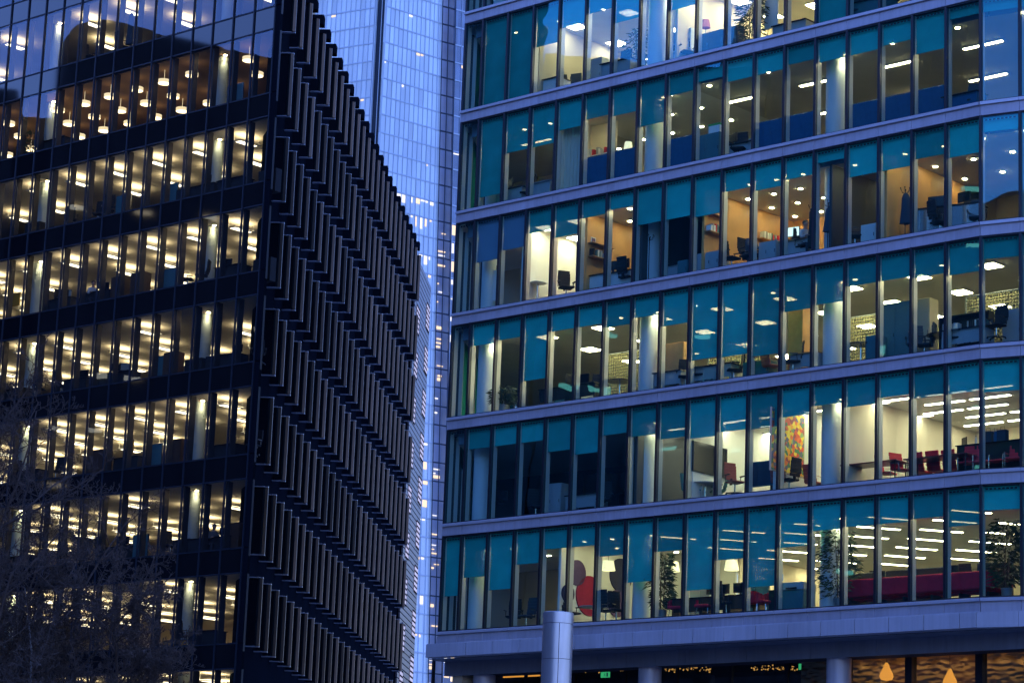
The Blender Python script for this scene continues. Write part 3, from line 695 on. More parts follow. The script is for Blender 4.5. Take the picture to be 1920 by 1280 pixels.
# ------------------------------------------------------------------ steel pillar in front
pp = flat(1047, 1148, 70.0); zt = 70 * ray(1047, 1148).z / math.hypot(ray(1047, 1148).x, ray(1047, 1148).y) + CZ
pl = empty('steel_pillar', 'round brushed steel clad pillar standing in front of the lavender fascia', 'pillar', (pp.x, pp.y, 0))
mb = MB(); R = .408
segs = [(0, zt - 3.9), (zt - 3.888, zt - 1.262), (zt - 1.25, zt - .312)]
for a, b in segs:
    n = 40; m0 = len(mb.v)
    mb.cyl(0, 0, a, b, R, 40)
mb.cyl(0, 0, 0, zt - .01, R - .02, 40, 1)
mb.build('shaft', [M['steel'], M['joint']], pl, smooth=True)
MB().lathe([(R + .004, zt - .30), (R + .004, zt - .012), (R - .01, zt), (.02, zt + .004)], n=40).build('cap', M['steel'], pl, smooth=True)
sv = Vector((-pp.x, -pp.y, 0)).normalized(); ang = math.atan2(sv.y, sv.x)
for da in (0.1, 2.2, -2.0):
    o = MB().box(R - .03, R + .003, -.008, .008, 0, zt - .31).build('seam', M['joint'], pl); o.rotation_euler = (0, 0, ang + da)
# ------------------------------------------------------------------ bare winter trees
def tree(name, label, loc, H, spread, seed, trunk_r, barkm, first=.35, dens=1.0, twigr=.011):
    r = random.Random(seed); root = empty(name, label, 'tree', loc)
    tb = MB(); cb = MB()
    def wander(p, d, L, n, bend):
        pts = [p.copy()]
        for _ in range(n):
            d = (d + Vector((r.gauss(0, bend), r.gauss(0, bend), r.gauss(0, bend * .6) + .05))).normalized(); p = p + d * L / n; pts.append(p.copy())
        return pts
    trunk = wander(Vector((0, 0, 0)), Vector((0, 0, 1)), H * .92, 12, .09); tb.tube(trunk, trunk_r, 8, 0, trunk_r * .18)
    def at(pts, t):
        q = t * (len(pts) - 1); i = min(int(q), len(pts) - 2); return pts[i].lerp(pts[i + 1], q - i), (pts[i + 1] - pts[i]).normalized()
    def grow(pts, rad, L, lvl):
        cnt = [int(26 * dens), 10, 9, 6][lvl]
        for i in range(cnt):
            t = (first if lvl == 0 else .2) + (1 - (first if lvl == 0 else .2)) * (i + r.random()) / cnt
            p, d = at(pts, t)
            a = r.random() * 6.283
            side = d.orthogonal().normalized(); side = Matrix.Rotation(a, 3, d) @ side
            up = .75 if lvl == 0 else .9
            nd = (side + d * up * r.uniform(.4, 1.1) + Vector((0, 0, .15))).normalized()
            ln = L * (1 - .55 * t) * r.uniform(.65, 1.15)
            rr = max(twigr * .75, rad * .42 * (1 - .5 * t))
            bp_ = wander(p, nd, ln, 5 if lvl < 2 else 3, .16)
            cb.tube(bp_, rr, 5 if lvl == 0 else 3, 0, max(twigr * .55, rr * .3))
            if lvl < 3 - (1 if lvl == 0 and False else 0): grow(bp_, rr, ln * .52, lvl + 1)
    grow(trunk, trunk_r, spread, 0)
    tb.build('trunk', barkm, root, smooth=True); cb.build('crown', M['bark'], root)
    return root
tp = flat(-25, 1200, 74)
tree('bare_tree', 'wide bare winter tree, dense purplish twigs over the lower lit storeys', (tp.x, tp.y, 0), 15.4, 8.4, 6, .19, M['bark'], .22, 2.0)
tp = flat(112, 1200, 71)
tree('bare_tree', 'slender bare tree with a pale trunk before the dark building', (tp.x, tp.y, 0), 11.3, 3.8, 11, .085, M['barkpale'], .42, .9)

tp = flat(185, 1200, 73)
tree('bare_tree', 'low bare tree with brownish twigs, right of the pale trunk', (tp.x, tp.y, 0), 11.0, 4.4, 23, .11, M['bark'], .35, 1.4)

# ================================================================== LAMPS IN THE RIGHT BUILDING
def lamp_square():
    return MB().box(-.33, .33, -.33, .33, -.035, 0, 0).box(-.29, .29, -.29, -.01, -.05, -.036, 1).box(-.29, .29, .01, .29, -.05, -.036, 1)
def lamp_line(): return MB().box(-.78, .78, -.09, .09, -.05, 0, 0).box(-.75, .75, -.07, .07, -.062, -.051, 1)
def lamp_spot(): return MB().lathe([(.10, 0), (.10, -.012)], n=14, m=0).lathe([(.075, -.013), (.075, -.022)], n=14, m=1)
LM_ = {}
def lamp_mesh(kind, m):
    k = (kind, m)
    if k not in LM_:
        o = {'square': lamp_square, 'line': lamp_line, 'spot': lamp_spot}[kind]().build(kind, [M['whitecab'], M[m]]); LM_[k] = o.data; bpy.data.objects.remove(o)
    return LM_[k]
NAMES = {'square': 'square_ceiling_light', 'line': 'linear_ceiling_light', 'spot': 'downlight'}
LABN = {'square': 'square ceiling light', 'line': 'long ceiling tube light', 'spot': 'small round downlight'}
ROWN = {0: 'topmost sliver storey', 1: 'uppermost full storey', 2: 'second full storey', 3: 'third full storey', 4: 'fourth full storey', 5: 'fifth full storey', 6: 'lowest glazed storey'}
nlamp = 0; used_lab = {}
def uniq(lab):
    used_lab[lab] = used_lab.get(lab, 0) + 1
    n = used_lab[lab]
    return lab if n == 1 else None
def lamp(kind, m, row, s, d, rot=0):
    global nlamp
    w = FR.W(s, d, ZR(row) - CZ + CH - .003)
    px, py = project(w)
    if not (-10 < px < 1935 and -60 < py < 1290): return
    o = bpy.data.objects.new(NAMES[kind], lamp_mesh(kind, m)); COL.objects.link(o); o.location = w; o.rotation_euler = (0, 0, FR.h + rot)
    nlamp += 1
    lamps_r.append((row, kind, s, d, o))
    return o
lamps_r = []
LAMPS = {0: [('square', 'L_cool', 0, 8, 2.6, 2.4, 1.5, 6)],
 1: [('square', 'L_cool', 3.3, 8, 2.6, 2.4, 1.6, 8), ('spot', 'L_spot', 1.5, 8, 2.2, 3, .8, 6), ('square', 'L_warm', 8.4, 12.8, 2.0, 2.0, 1.1, 6), ('square', 'L_warm', 13.4, 19, 2.6, 2.4, 1.4, 6)],
 2: [('spot', 'L_spot', 2, 4, 1.3, 2, .8, 5), ('line', 'L_warm', 1.5, 4, 3, 3, 2.2, 4), ('spot', 'L_spot', 4.2, 8.4, 1.4, 1.8, .8, 5), ('line', 'L_warm', 8.8, 21, 3.4, 3.0, 2.6, 10.5), ('spot', 'L_spot', 8.8, 21, 2.6, 20, .75, 1)],
 3: [('spot', 'L_spot', .8, 2.6, 1.6, 2, 1.0, 4), ('square', 'L_cool', 2.9, 4.9, 1.6, 1.8, .9, 4), ('spot', 'L_spot', 5.3, 7, 1.1, 1.3, .7, 4.6), ('spot', 'L_spot', 9.4, 13.2, 1.15, 1.4, .7, 5), ('spot', 'L_spot', 13.6, 15, 1.4, 2.5, .8, 4), ('spot', 'L_spot', 15.2, 21, 1.5, 1.8, .7, 6)],
 4: [('square', 'L_warm', 2.6, 22, 2.75, 2.5, 1.6, 11.5), ('spot', 'L_spot', .6, 22, 3.4, 30, .75, 1)],
 5: [('line', 'L_cool', 7.3, 9, 1.8, 1.2, 2.0, 5), ('line', 'L_cool', 9.2, 13.8, 1.9, 1.3, 1.9, 5.6), ('line', 'L_cool', 14.6, 23, 1.75, 1.25, 1.7, 7)],
 6: [('spot', 'L_spot', .8, 4.2, 1.6, 2, .9, 4), ('spot', 'L_spot', 4.8, 7, 1.3, 1.8, .8, 5), ('line', 'L_warm', 7.6, 23, 3.0, 1.5, 1.4, 11)]}
for row, specs in LAMPS.items():
    for (kind, m, b0, b1, ds, dd, d0, d1) in specs:
        s0, s1 = SB(b0), SB(min(b1, 18)) + max(0, b1 - 18) * BW
        j = 0; d = d0
        while d <= d1:
            s = s0 + .3 + (.5 * ds * (j % 2) if kind == 'line' else 0)
            while s <= s1: lamp(kind, m, row, s, d, R_(56) if row == 6 and kind == 'line' else 0); s += ds
            d += dd; j += 1
def side_word(i, n):
    return ORD[i + 1] if i + 1 < len(ORD) else str(i + 1)
byk = {}
for (row, kind, s, d, o) in lamps_r: byk.setdefault((row, kind), []).append((s, d, o))
for (row, kind), l in byk.items():
    ds = sorted({round(d, 2) for _, d, _ in l})
    for i, dv_ in enumerate(ds):
        ln = sorted([(s, o) for s, d, o in l if round(d, 2) == dv_], key=lambda t: t[0])
        for j, (s, o) in enumerate(ln):
            rw = 'nearest the glass' if i == 0 else '%s line inside' % ORD[i + 1]
            tag(o, '%s, teal block, %s, %s along, %s' % ({'square': 'square light', 'line': 'tube light', 'spot': 'downlight'}[kind], ROWN[row], ORD[j + 1] if j < 20 else 'last', rw), 'light', 'lit %ss of the teal block' % LABN[kind])
# wall-washing downlights beside the round columns: each is a small lamp with its own beam
def column_spot(row, ci, e, col=(1, .78, .48), ds=.48, dd=-.12):
    s, d = COLS[ci] + ds, .95 + dd
    o = lamp('spot', 'L_spot', row, s, d)
    if o is None: return
    ld = bpy.data.lights.new('beam', 'SPOT'); ld.energy = e / EX; ld.color = col; ld.spot_size = R_(95); ld.spot_blend = .6; ld.shadow_soft_size = .04
    lo = bpy.data.objects.new('beam', ld); COL.objects.link(lo); lo.parent = o; lo.location = (0, 0, -.06)
    tag(o, 'downlight washing the %s round column of the %s' % (['left', 'middle', 'right'][ci], ROWN[row]), 'light', 'downlights beside round columns')
for row, ci, e in ((4, 0, 90), (4, 1, 90), (4, 2, 110), (2, 2, 80), (2, 1, 45), (5, 1, 35), (5, 2, 40), (6, 0, 45), (6, 2, 60), (6, 1, 25), (3, 0, 20)): column_spot(row, ci, e)

# ================================================================== LAMPS IN THE LEFT BUILDING
def lamp_pend():
    return MB().box(-.30, .30, -.62, .62, -.035, 0, 0).box(-.27, .27, -.58, .58, .001, .012, 1).box(-.17, .17, -.5, .5, -.047, -.036, 2).box(-.27, -.265, -.5, -.49, .013, .40, 0).box(.265, .27, .49, .5, .013, .40, 0)
def lamp_drum(): return MB().lathe([(.30, 0), (.30, -.16)], n=18, m=0).lathe([(.28, -.162), (.28, -.17)], n=18, m=1).cyl(0, 0, .001, .5, .01, 5, 0)
pm = lamp_pend().build('x', [M['whitecab'], M['L_up'], M['L_down']]); pend_me = pm.data; bpy.data.objects.remove(pm)
pm = lamp_drum().build('x', [M['creamshade'], M['L_drum']]); drum_me = pm.data; bpy.data.objects.remove(pm)
wall_a, wall_b = fn(1.0, .45), fn(12, .45)
for row in range(-1, 9):
    z = ZL(row); ln = []
    dmax = {-1: 4, 0: 5, 1: 6, 2: 6.5, 3: 7.5, 4: 8.5, 5: 9.5, 6: 10.2, 7: 10.2, 8: 10.2}[row]
    d = 1.7 if row != 1 else 1.2; i = 0
    while d <= dmax:
        smax = wall_a[0] + (d - wall_a[1]) * (wall_b[0] - wall_a[0]) / (wall_b[1] - wall_a[1]) - .8
        n = 0; s = -.9 - (1.05 * d) + 1.0 - (.7 if i % 2 else 0)
        s = min(s + 1.2, smax)
        while s > -22.5 - 1.05 * d:
            if row == 1: w = FL.W(s, d, z - CZ + VH - .45); me, nm = drum_me, 'drum_pendant_light'
            else: w = FL.W(s, d, z - CZ + VH - .27); me, nm = pend_me, 'office_pendant_light'
            px, py = project(w)
            if -12 < px < 520 and -15 < py < 1290 and rng.random() > .15:
                o = bpy.data.objects.new(nm, me); COL.objects.link(o); o.location = w; o.rotation_euler = (0, 0, FL.h)
                n += 1
                tag(o, '%s, dark finned building, %s storey down, %s from corner, %s line inside' % ('drum pendant' if row == 1 else 'strip pendant', ORD[row + 2], ORD[n], ORD[i + 1]), 'light', 'pendant lights of the finned building')
            s -= 2.9 if row != 1 else 1.9
        d += 2.6 if row != 1 else 1.7; i += 1
for row in range(0, 8):                        # column washers
    for px in (393, 69):
        s = FL.s_at(px, 1.6, ZL(3) - CZ + 1.3) + .42
        w = FL.W(s, 1.35, ZL(row) - CZ + VH + .055)
        o = bpy.data.objects.new('downlight', lamp_mesh('spot', 'L_spot')); COL.objects.link(o); o.location = w
        ld = bpy.data.lights.new('beam', 'SPOT'); ld.energy = 40 / EX; ld.color = (1, .85, .55); ld.spot_size = R_(100); ld.spot_blend = .6; ld.shadow_soft_size = .05
        lo = bpy.data.objects.new('beam', ld); COL.objects.link(lo); lo.parent = o; lo.location = (0, 0, -.06)
        tag(o, 'downlight washing the %s column, dark finned building, %s storey down' % ('right hand' if px == 393 else 'left hand', ORD[row + 2]), 'light', 'column downlights of the finned building')

# ================================================================== FURNITURE
PARK = []
def thing(name): o = empty(name, None, None); return o
def P_office_chair(fab='chairblk', metal='chrome', back=.62, arms=True):
    t = thing('office_chair')
    MB().box(-.25, .25, -.24, .24, .43, .50).build('seat', M[fab], t, bevel=.03)
    b = MB(); 
    for i in range(6):
        z0, z1 = .56 + back * i / 6, .56 + back * (i + 1) / 6; y0 = .24 + .02 * i + .02 * math.sin(i); wd = .21 + .035 * math.sin(math.pi * (i + .7) / 6.6)
        b.box(-wd, wd, y0, y0 + .05, z0, z1)
    b.build('backrest', M[fab], t, bevel=.012)
    MB().box(-.025, .025, .2, .30, .40, .62).build('back_stem', M['plastic'], t)
    MB().cyl(0, 0, .10, .43, .028, 10).build('post', M[metal], t, smooth=True)
    s = MB()
    for i in range(5):
        a = i * 2 * math.pi / 5 + .3; s.tube([(0, 0, .11), (.30 * math.cos(a), .30 * math.sin(a), .07)], .024, 6); s.ball((.30 * math.cos(a), .30 * math.sin(a), .034), .033, n=8)
    s.build('star_base', M['plastic'], t)
    if arms:
        for sx in (-1, 1): MB().tube([(sx * .25, .12, .46), (sx * .30, .12, .50), (sx * .30, .10, .68)], .014, 6).box(sx * .30 - .03, sx * .30 + .03, -.14, .14, .68, .71).build('armrest', M['plastic'], t)
    return t
def P_meeting_chair(fab):
    t = thing('meeting_chair')
    MB().box(-.25, .25, -.24, .22, .42, .48).build('seat', M[fab], t, bevel=.02)
    b = MB()
    for i in range(5): b.box(-.25, .25, .20 + .03 * i, .25 + .03 * i, .46 + .12 * i, .58 + .12 * i)
    b.build('backrest', M[fab], t, bevel=.01)
    for sx in (-1, 1):
        MB().tube([(sx * .26, .22, .02), (sx * .26, -.22, .02), (sx * .26, -.22, .44), (sx * .27, -.22, .64), (sx * .27, .20, .66)], .013, 6).build('leg_frame', M['chrome'], t)
    return t
def P_desk(w=1.6, d=.8, top='tableblk', panel='greycab', h=.73):
    t = thing('desk'); MB().box(-w / 2, w / 2, -d / 2, d / 2, h - .03, h).build('desktop', M[top], t, bevel=.006)
    for sx in (-1, 1): MB().box(sx * (w / 2 - .06) - .025, sx * (w / 2 - .06) + .025, -d / 2 + .06, d / 2 - .06, 0, h - .031).build('leg', M[panel], t)
    MB().box(-w / 2 + .09, w / 2 - .09, -d / 2 + .08, -d / 2 + .10, .25, h - .031).build('modesty_panel', M[panel], t)
    return t
def P_table(w=1.8, d=.8, top='tablered', h=.73):
    t = thing('meeting_table'); MB().box(-w / 2, w / 2, -d / 2, d / 2, h - .04, h).build('tabletop', M[top], t, bevel=.008)
    for sx in (-1, 1):
        for sy in (-1, 1): MB().tube([(sx * (w / 2 - .1), sy * (d / 2 - .1), 0), (sx * (w / 2 - .1), sy * (d / 2 - .1), h - .041)], .02, 8).build('leg', M['plastic'], t)
    return t
def P_round_table(r=.45, top='tableblk', h=.72):
    t = thing('round_table'); MB().cyl(0, 0, h - .03, h, r, 24).build('tabletop', M[top], t)
    MB().cyl(0, 0, .02, h - .031, .03, 10).build('post', M['chrome'], t); MB().lathe([(.26, 0), (.26, .012), (.04, .03)], n=18).build('foot', M['chrome'], t)
    return t
def P_monitor(lit=False, w=.54):
    t = thing('monitor'); MB().box(-w / 2, w / 2, -.02, .02, .12, .46).build('casing', M['plastic'], t, bevel=.006)
    MB().box(-w / 2 + .015, w / 2 - .015, -.024, -.0205, .135, .445).build('screen', M['screenlit' if lit else 'screen'], t)
    MB().box(-.03, .03, .0, .04, .012, .2).box(-.12, .12, -.08, .10, 0, .012).build('stand', M['plastic'], t)
    return t
def P_cabinet(name, w, d, h, m, doors=2):
    t = thing(name); MB().box(-w / 2, w / 2, -d / 2, d / 2, 0, h).build('carcass', M[m], t, bevel=.006)
    for i in range(doors):
        x0, x1 = -w / 2 + .01 + i * (w - .02) / doors, -w / 2 - .0 + (i + 1) * (w - .02) / doors
        dr = MB().box(x0 + .004, x1 - .004, -d / 2 - .018, -d / 2 - .002, .03, h - .03).build('door', M[m], t); MB().box(x1 - .05, x1 - .03, -d / 2 - .034, -d / 2 - .0185, h * .45, h * .45 + .12).build('handle', M['chrome'], dr)
    return t
def P_screen(w, h, m='bluescreen'):
    t = thing('cubicle_screen'); MB().box(-w / 2, w / 2, -.025, .025, .06, h).build('panel', M[m], t, bevel=.008)
    MB().box(-w / 2 - .012, w / 2 + .012, -.03, .03, h + .001, h + .025).box(-w / 2 - .014, -w / 2 - .001, -.03, .03, .0, h).box(w / 2 + .001, w / 2 + .014, -.03, .03, 0, h).build('trim', M['chrome'], t); return t
def P_shelf(w=1.2, n=1, m='oak', items=True, seed=0):
    t = thing('wall_shelf'); r = random.Random(seed)
    MB().box(-w / 2, w / 2, -.26, 0, -.03, 0).build('board', M[m], t)
    if items:
        x = -w / 2 + .05
        while x < w / 2 - .12:
            ww = .05 + r.random() * .05
            if r.random() < .68: MB().box(x, x + ww, -.24, -.03, .002, .2 + r.random() * .1).build('binder', M[r.choice(['paper', 'plastic', 'greycab', 'paper', 'tealcab', 'chairred'])], t)
            x += ww + .012
    return t
def P_bookcase(w=1.2, h=1.2, n=3, m='whitecab', seed=1):
    t = thing('bookcase'); r = random.Random(seed)
    MB().box(-w / 2, -w / 2 + .03, -.17, .17, 0, h).box(w / 2 - .03, w / 2, -.17, .17, 0, h).box(-w / 2 + .031, w / 2 - .031, .15, .17, 0, h).build('carcass', M[m], t)
    for i in range(n + 1): MB().box(-w / 2 + .031, w / 2 - .031, -.16, .149, (h - .03) * i / n, (h - .03) * i / n + .025).build('shelf', M[m], t)
    for i in range(n):
        x = -w / 2 + .05
        while x < w / 2 - .1:
            ww = .05 + r.random() * .04
            if r.random() < .8: MB().box(x, x + ww, -.12, .10, (h - .03) * i / n + .027, (h - .03) * i / n + .25 + r.random() * .04).build('binder', M[r.choice(['paper', 'plastic', 'paper', 'greycab'])], t)
            x += ww + .008
    return t
def leaf_cloud(mb, c, n, R, zs, L, wd, r, droop=.4):
    for _ in range(n):
        a = r.random() * 6.283; rad = R * math.sqrt(r.random()); p = Vector((c[0] + rad * math.cos(a), c[1] + rad * math.sin(a), c[2] + r.uniform(-zs, zs)))
        d = Vector((math.cos(a), math.sin(a), r.uniform(-droop, .5))).normalized(); s = d.orthogonal().normalized(); l = L * r.uniform(.6, 1.2); ww = wd * r.uniform(.7, 1.2)
        m = p + d * l * .45; mb.face([p, m + s * ww, p + d * l - Vector((0, 0, .06)), m - s * ww])
def P_plant(h=2.0, seed=0, leafm='leaf', R=.4, pot=True, n=320):
    t = thing('potted_plant'); r = random.Random(seed)
    MB().lathe([(.15, 0), (.19, .36), (.20, .38), (.17, .38), (.16, .33)], n=18).build('pot', M['potm'], t, smooth=True)
    st = MB()
    for i in range(4): st.tube([(.05 * math.cos(i * 1.6), .05 * math.sin(i * 1.6), .3), (.1 * math.cos(i * 1.6), .1 * math.sin(i * 1.6), h * .6), (.14 * math.cos(i * 1.6 + .5), .14 * math.sin(i * 1.6 + .5), h * .93)], .012, 5)
    st.build('stems', M['brown'], t); t.children[-1].name = 'stem'
    mb = MB()
    k = 7
    for i in range(k):
        zc = .62 + (h - .72) * i / (k - 1); rr = R * (.6 + .6 * math.sin(math.pi * (.2 + .72 * i / (k - 1)))) * r.uniform(.75, 1.15)
        leaf_cloud(mb, (r.gauss(0, .06), r.gauss(0, .06), zc), n * 2 // k, rr, .2, .26, .036, r)
    mb.build('foliage', M[leafm], t); return t
def P_lampstand(shade='pinkshade', h=1.55):
    t = thing('floor_lamp'); MB().cyl(0, 0, .02, h, .012, 8).lathe([(.14, 0), (.14, .02), (.02, .035)], n=16).build('stand', M['chrome'], t)
    MB().lathe([(.17, h - .12), (.13, h + .18), (.125, h + .18), (.165, h - .12)], n=20).build('lamp_shade', M[shade], t, smooth=True); return t
def P_pendant(shade='creamshade', r0=.26, r1=.19, hh=.34, drop=.9):
    t = thing('pendant_lamp'); MB().lathe([(r0, 0), (r1, hh), (r1 - .01, hh), (r0 - .01, 0)], n=22).build('lamp_shade', M[shade], t, smooth=True)
    MB().cyl(0, 0, hh - .01, hh + drop, .008, 6).build('cord', M['plastic'], t)
    MB().ball((0, 0, hh * .5), .06).build('bulb', M['L_warm'], t); return t
def P_teardrop():
    t = thing('amber_pendant_lamp'); MB().lathe([(.02, -.02), (.19, .02), (.235, .12), (.215, .22), (.14, .36), (.08, .50), (.045, .58)], n=20).build('lamp_shade', M['amber'], t, smooth=True)
    MB().cyl(0, 0, .581, 1.35, .008, 6).build('cord', M['plastic'], t); return t
def P_coatstand():
    t = thing('coat_stand'); MB().cyl(0, 0, .02, 1.75, .016, 8).build('pole', M['plastic'], t)
    mb = MB()
    for i in range(6):
        a = i * 1.047; c, s = math.cos(a), math.sin(a); mb.tube([(0, 0, 1.62), (.12 * c, .12 * s, 1.68), (.17 * c, .17 * s, 1.80)], .009, 5); mb.ball((.17 * c, .17 * s, 1.81), .022, n=7)
    mb.build('hooks', M['plastic'], t).name = 'hook_ring'
    MB().tube([(.2, 0, .02), (0, 0, .10), (-.1, .17, .02)], .014, 5).tube([(0, 0, .1), (-.1, -.17, .02)], .014, 5).build('foot', M['plastic'], t); return t
def coat(m, h=1.15):
    mb = MB(); r = random.Random(3); n = 14; prof = [(.03, h + .06), (.10, h), (.15, h - .15), (.15, h * .55), (.19, .12), (.20, 0)]
    for j in range(len(prof)):
        for i in range(n):
            a = 2 * math.pi * i / n; f = 1 + .22 * math.sin(3 * a + j * .5) * (j / 5); mb.v.append((prof[j][0] * f * math.cos(a), prof[j][0] * f * .7 * math.sin(a), prof[j][1]))
    for j in range(len(prof) - 1):
        for i in range(n): i2 = (i + 1) % n; mb.f.append((j * n + i, j * n + i2, (j + 1) * n + i2, (j + 1) * n + i)); mb.m.append(0)
    return mb.build('hanging_coat', M[m], None, smooth=True)
def P_tv(w=1.5, h=.85):
    t = thing('wall_screen'); MB().box(-w / 2, w / 2, -.06, 0, 0, h).build('casing', M['plastic'], t, bevel=.008); MB().box(-w / 2 + .02, w / 2 - .02, -.064, -.061, .02, h - .02).build('screen', M['screen'], t); return t
def P_disc(r, m):
    me = bpy.data.meshes.new('disc'); mb = MB(); n = 40
    mb.v = [(r * math.cos(2 * math.pi * i / n), 0, r * math.sin(2 * math.pi * i / n)) for i in range(n)] + [(r * math.cos(2 * math.pi * i / n), -.05, r * math.sin(2 * math.pi * i / n)) for i in range(n)]
    for i in range(n): j = (i + 1) % n; mb.f.append((i, j, n + j, n + i)); mb.m.append(0)
    mb.f += [tuple(range(n)), tuple(n + i for i in reversed(range(n)))]; mb.m += [0, 0]
    return mb.build('felt_disc', M[m], None)
def P_box(m='cardboard', w=.4, d=.3, h=.28):
    t = thing('storage_box'); MB().box(-w / 2, w / 2, -d / 2, d / 2, 0, h * .8).build('carton', M[m], t); MB().box(-w / 2 - .008, w / 2 + .008, -d / 2 - .008, d / 2 + .008, h * .8 + .001, h).build('lid', M[m], t); return t
M['cardboard'] = M['box']

# people ------------------------------------------------------------
def skin_obj(name, nodes, edges, radii, m, parent, root=0):
    me = bpy.data.meshes.new(name); me.from_pydata(nodes, edges, []); me.materials.append(M[m]); o = bpy.data.objects.new(name, me); COL.objects.link(o); o.parent = parent
    md = o.modifiers.new('skin', 'SKIN'); md.use_smooth_shade = True; md.use_x_symmetry = False
    for i, v in enumerate(me.skin_vertices[0].data): v.radius = (radii[i], radii[i]); v.use_root = (i == root)
    sb = o.modifiers.new('sub', 'SUBSURF'); sb.levels = 1; sb.render_levels = 1
    return o
def person(shirt='shirtw', seated=True, lean=.12):
    t = thing('person'); hz = .50 if seated else .92       # pelvis height; faces -y
    N, E, Rr = [], [], []
    def add(p, r, to=None): N.append(p); Rr.append(r); i = len(N) - 1; (E.append((to, i)) if to is not None else None); return i
    pel = add((0, .0, hz), .13); sp = add((0, -lean * .5, hz + .25), .125, pel); ch = add((0, -lean, hz + .45), .14, sp); nk = add((0, -lean * 1.2, hz + .60), .055, ch); hd0 = add((0, -lean * 1.35, hz + .68), .075, nk); hd = add((0, -lean * 1.4, hz + .77), .092, hd0); add((0, -lean * 1.35, hz + .85), .07, hd)
    add((0, -lean * 1.4 - .105, hz + .755), .016, hd)      # nose
    for sx in (-1, 1):
        add((sx * .095, -lean * 1.35, hz + .76), .018, hd) # ear
        sh = add((sx * .17, -lean, hz + .49), .065, ch)
        if seated:
            el = add((sx * .23, -lean - .10, hz + .24), .045, sh); wr = add((sx * .15, -lean - .33, hz + .27), .030, el)
            pm_ = add((sx * .14, -lean - .40, hz + .275), .032, wr); fy, fz = -.06, -.012
        else:
            el = add((sx * .24, -lean + .03, hz + .22), .045, sh); wr = add((sx * .25, -lean - .05, hz - .02), .030, el); pm_ = add((sx * .25, -lean - .06, hz - .10), .032, wr); fy, fz = -.012, -.06
        for q in range(4):
            b = add((N[pm_][0] + (q - 1.5) * .016, N[pm_][1] + fy * .6, N[pm_][2] + fz * .6), .010, pm_); add((N[b][0], N[b][1] + fy * (.6 + .1 * (q in (1, 2))), N[b][2] + fz * (.6 + .1 * (q in (1, 2))) - .01), .008, b)
        th = add((N[pm_][0] - sx * .04, N[pm_][1] + fy * .2, N[pm_][2] + fz * .2), .010, pm_); add((N[th][0] - sx * .01, N[th][1] + fy * .5, N[th][2] + fz * .5), .008, th)
        hp = add((sx * .10, -.02, hz - .03), .10, pel)
        if seated: kn = add((sx * .13, -.44, hz - .01), .066, hp); an = add((sx * .13, -.44, .09), .042, kn); add((sx * .13, -.60, .04), .038, an)
        else: kn = add((sx * .11, -.03, .48), .066, hp); an = add((sx * .11, .0, .09), .042, kn); add((sx * .11, -.15, .04), .038, an)
    body = skin_obj('body', N, E, Rr, 'skin', t)
    N2 = [(0, .0, hz - .02), (0, -lean * .5, hz + .25), (0, -lean, hz + .46), (0, -lean * 1.15, hz + .555)]; E2 = [(0, 1), (1, 2), (2, 3)]; R2 = [.145, .142, .155, .07]
    for sx in (-1, 1):
        i = len(N2); N2 += [(sx * .17, -lean, hz + .49), (sx * .23, -lean - .10, hz + .24) if seated else (sx * .24, -lean + .03, hz + .22), (sx * .165, -lean - .29, hz + .265) if seated else (sx * .25, -lean - .045, hz + .01)]; E2 += [(2, i), (i, i + 1), (i + 1, i + 2)]; R2 += [.078, .058, .042]
    skin_obj('shirt', N2, E2, R2, shirt, t)
    N3 = [(0, 0, hz)]; E3 = []; R3 = [.148]
    for sx in (-1, 1):
        i = len(N3); N3 += [(sx * .10, -.02, hz - .03), (sx * .13, -.44, hz - .01) if seated else (sx * .11, -.03, .48), (sx * .13, -.44, .11) if seated else (sx * .11, 0, .11)]; E3 += [(0, i), (i, i + 1), (i + 1, i + 2)]; R3 += [.112, .078, .058]
    skin_obj('trousers', N3, E3, R3, 'trousers', t)
    MB().ball((0, -lean * 1.35 + .02, hz + .80), .105, (1, 1.02, 1), 14).build('hair', M['hair'], t, smooth=True)
    for sx in (-1, 1): MB().ball((sx * .034, -lean * 1.4 - .088, hz + .785), .010, n=6).build('eye', M['plastic'], t)
    MB().box(-.025, .025, -lean * 1.4 - .094, -lean * 1.4 - .088, hz + .715, hz + .722).build('mouth', M['tablered'], t)
    return t

PROTO = {}
def make(key, fn_, *a):
    if (key, a) not in PROTO:
        PROTO[(key, a)] = fn_(*a); return PROTO[(key, a)]
    return copy_tree(PROTO[(key, a)])
def put(o, fr, zf, px, d, label, cat, rot=0, dz=0, group=None, zl=.5):
    """stand o on the storey floor zf at depth d behind the glass, where the column of view px crosses that depth"""
    s = fr.s_at(px, d, zf - CZ + dz + zl); o.location = fr.W(s, d, zf - CZ + dz + .004); o.rotation_euler = (0, 0, fr.h + R_(rot)); o['label'] = label; o['category'] = cat
    if 'group' in o and not group: del o['group']
    if group: o['group'] = group
    return o
def r_(o, row, px, d, label, cat, rot=0, dz=0, group=None): return put(o, FR, ZR(row), px, d, label, cat, rot, dz, group)
chair = lambda: make('oc', P_office_chair); chairB = lambda: make('oc', P_office_chair, 'chairblue')
mchair = lambda f: make('mc', P_meeting_chair, f)
desk = lambda *a: make('desk', P_desk, *a); mon = lambda lit=False: make('mon', P_monitor, lit)
def on_wall(o, row, bay, px, z, label, cat, side=1, group=None):
    """hang o (front is -y, origin at its bottom middle) on the partition standing at that bay edge, facing along +x"""
    s = SB(bay) + .051; d = FR.d_at(px, s, ZR(row) - CZ + z); o.location = FR.W(s, d, ZR(row) - CZ + z); o.rotation_euler = (0, 0, FR.h + R_(90)); o['label'] = label; o['category'] = cat
    if group: o['group'] = group
    return o
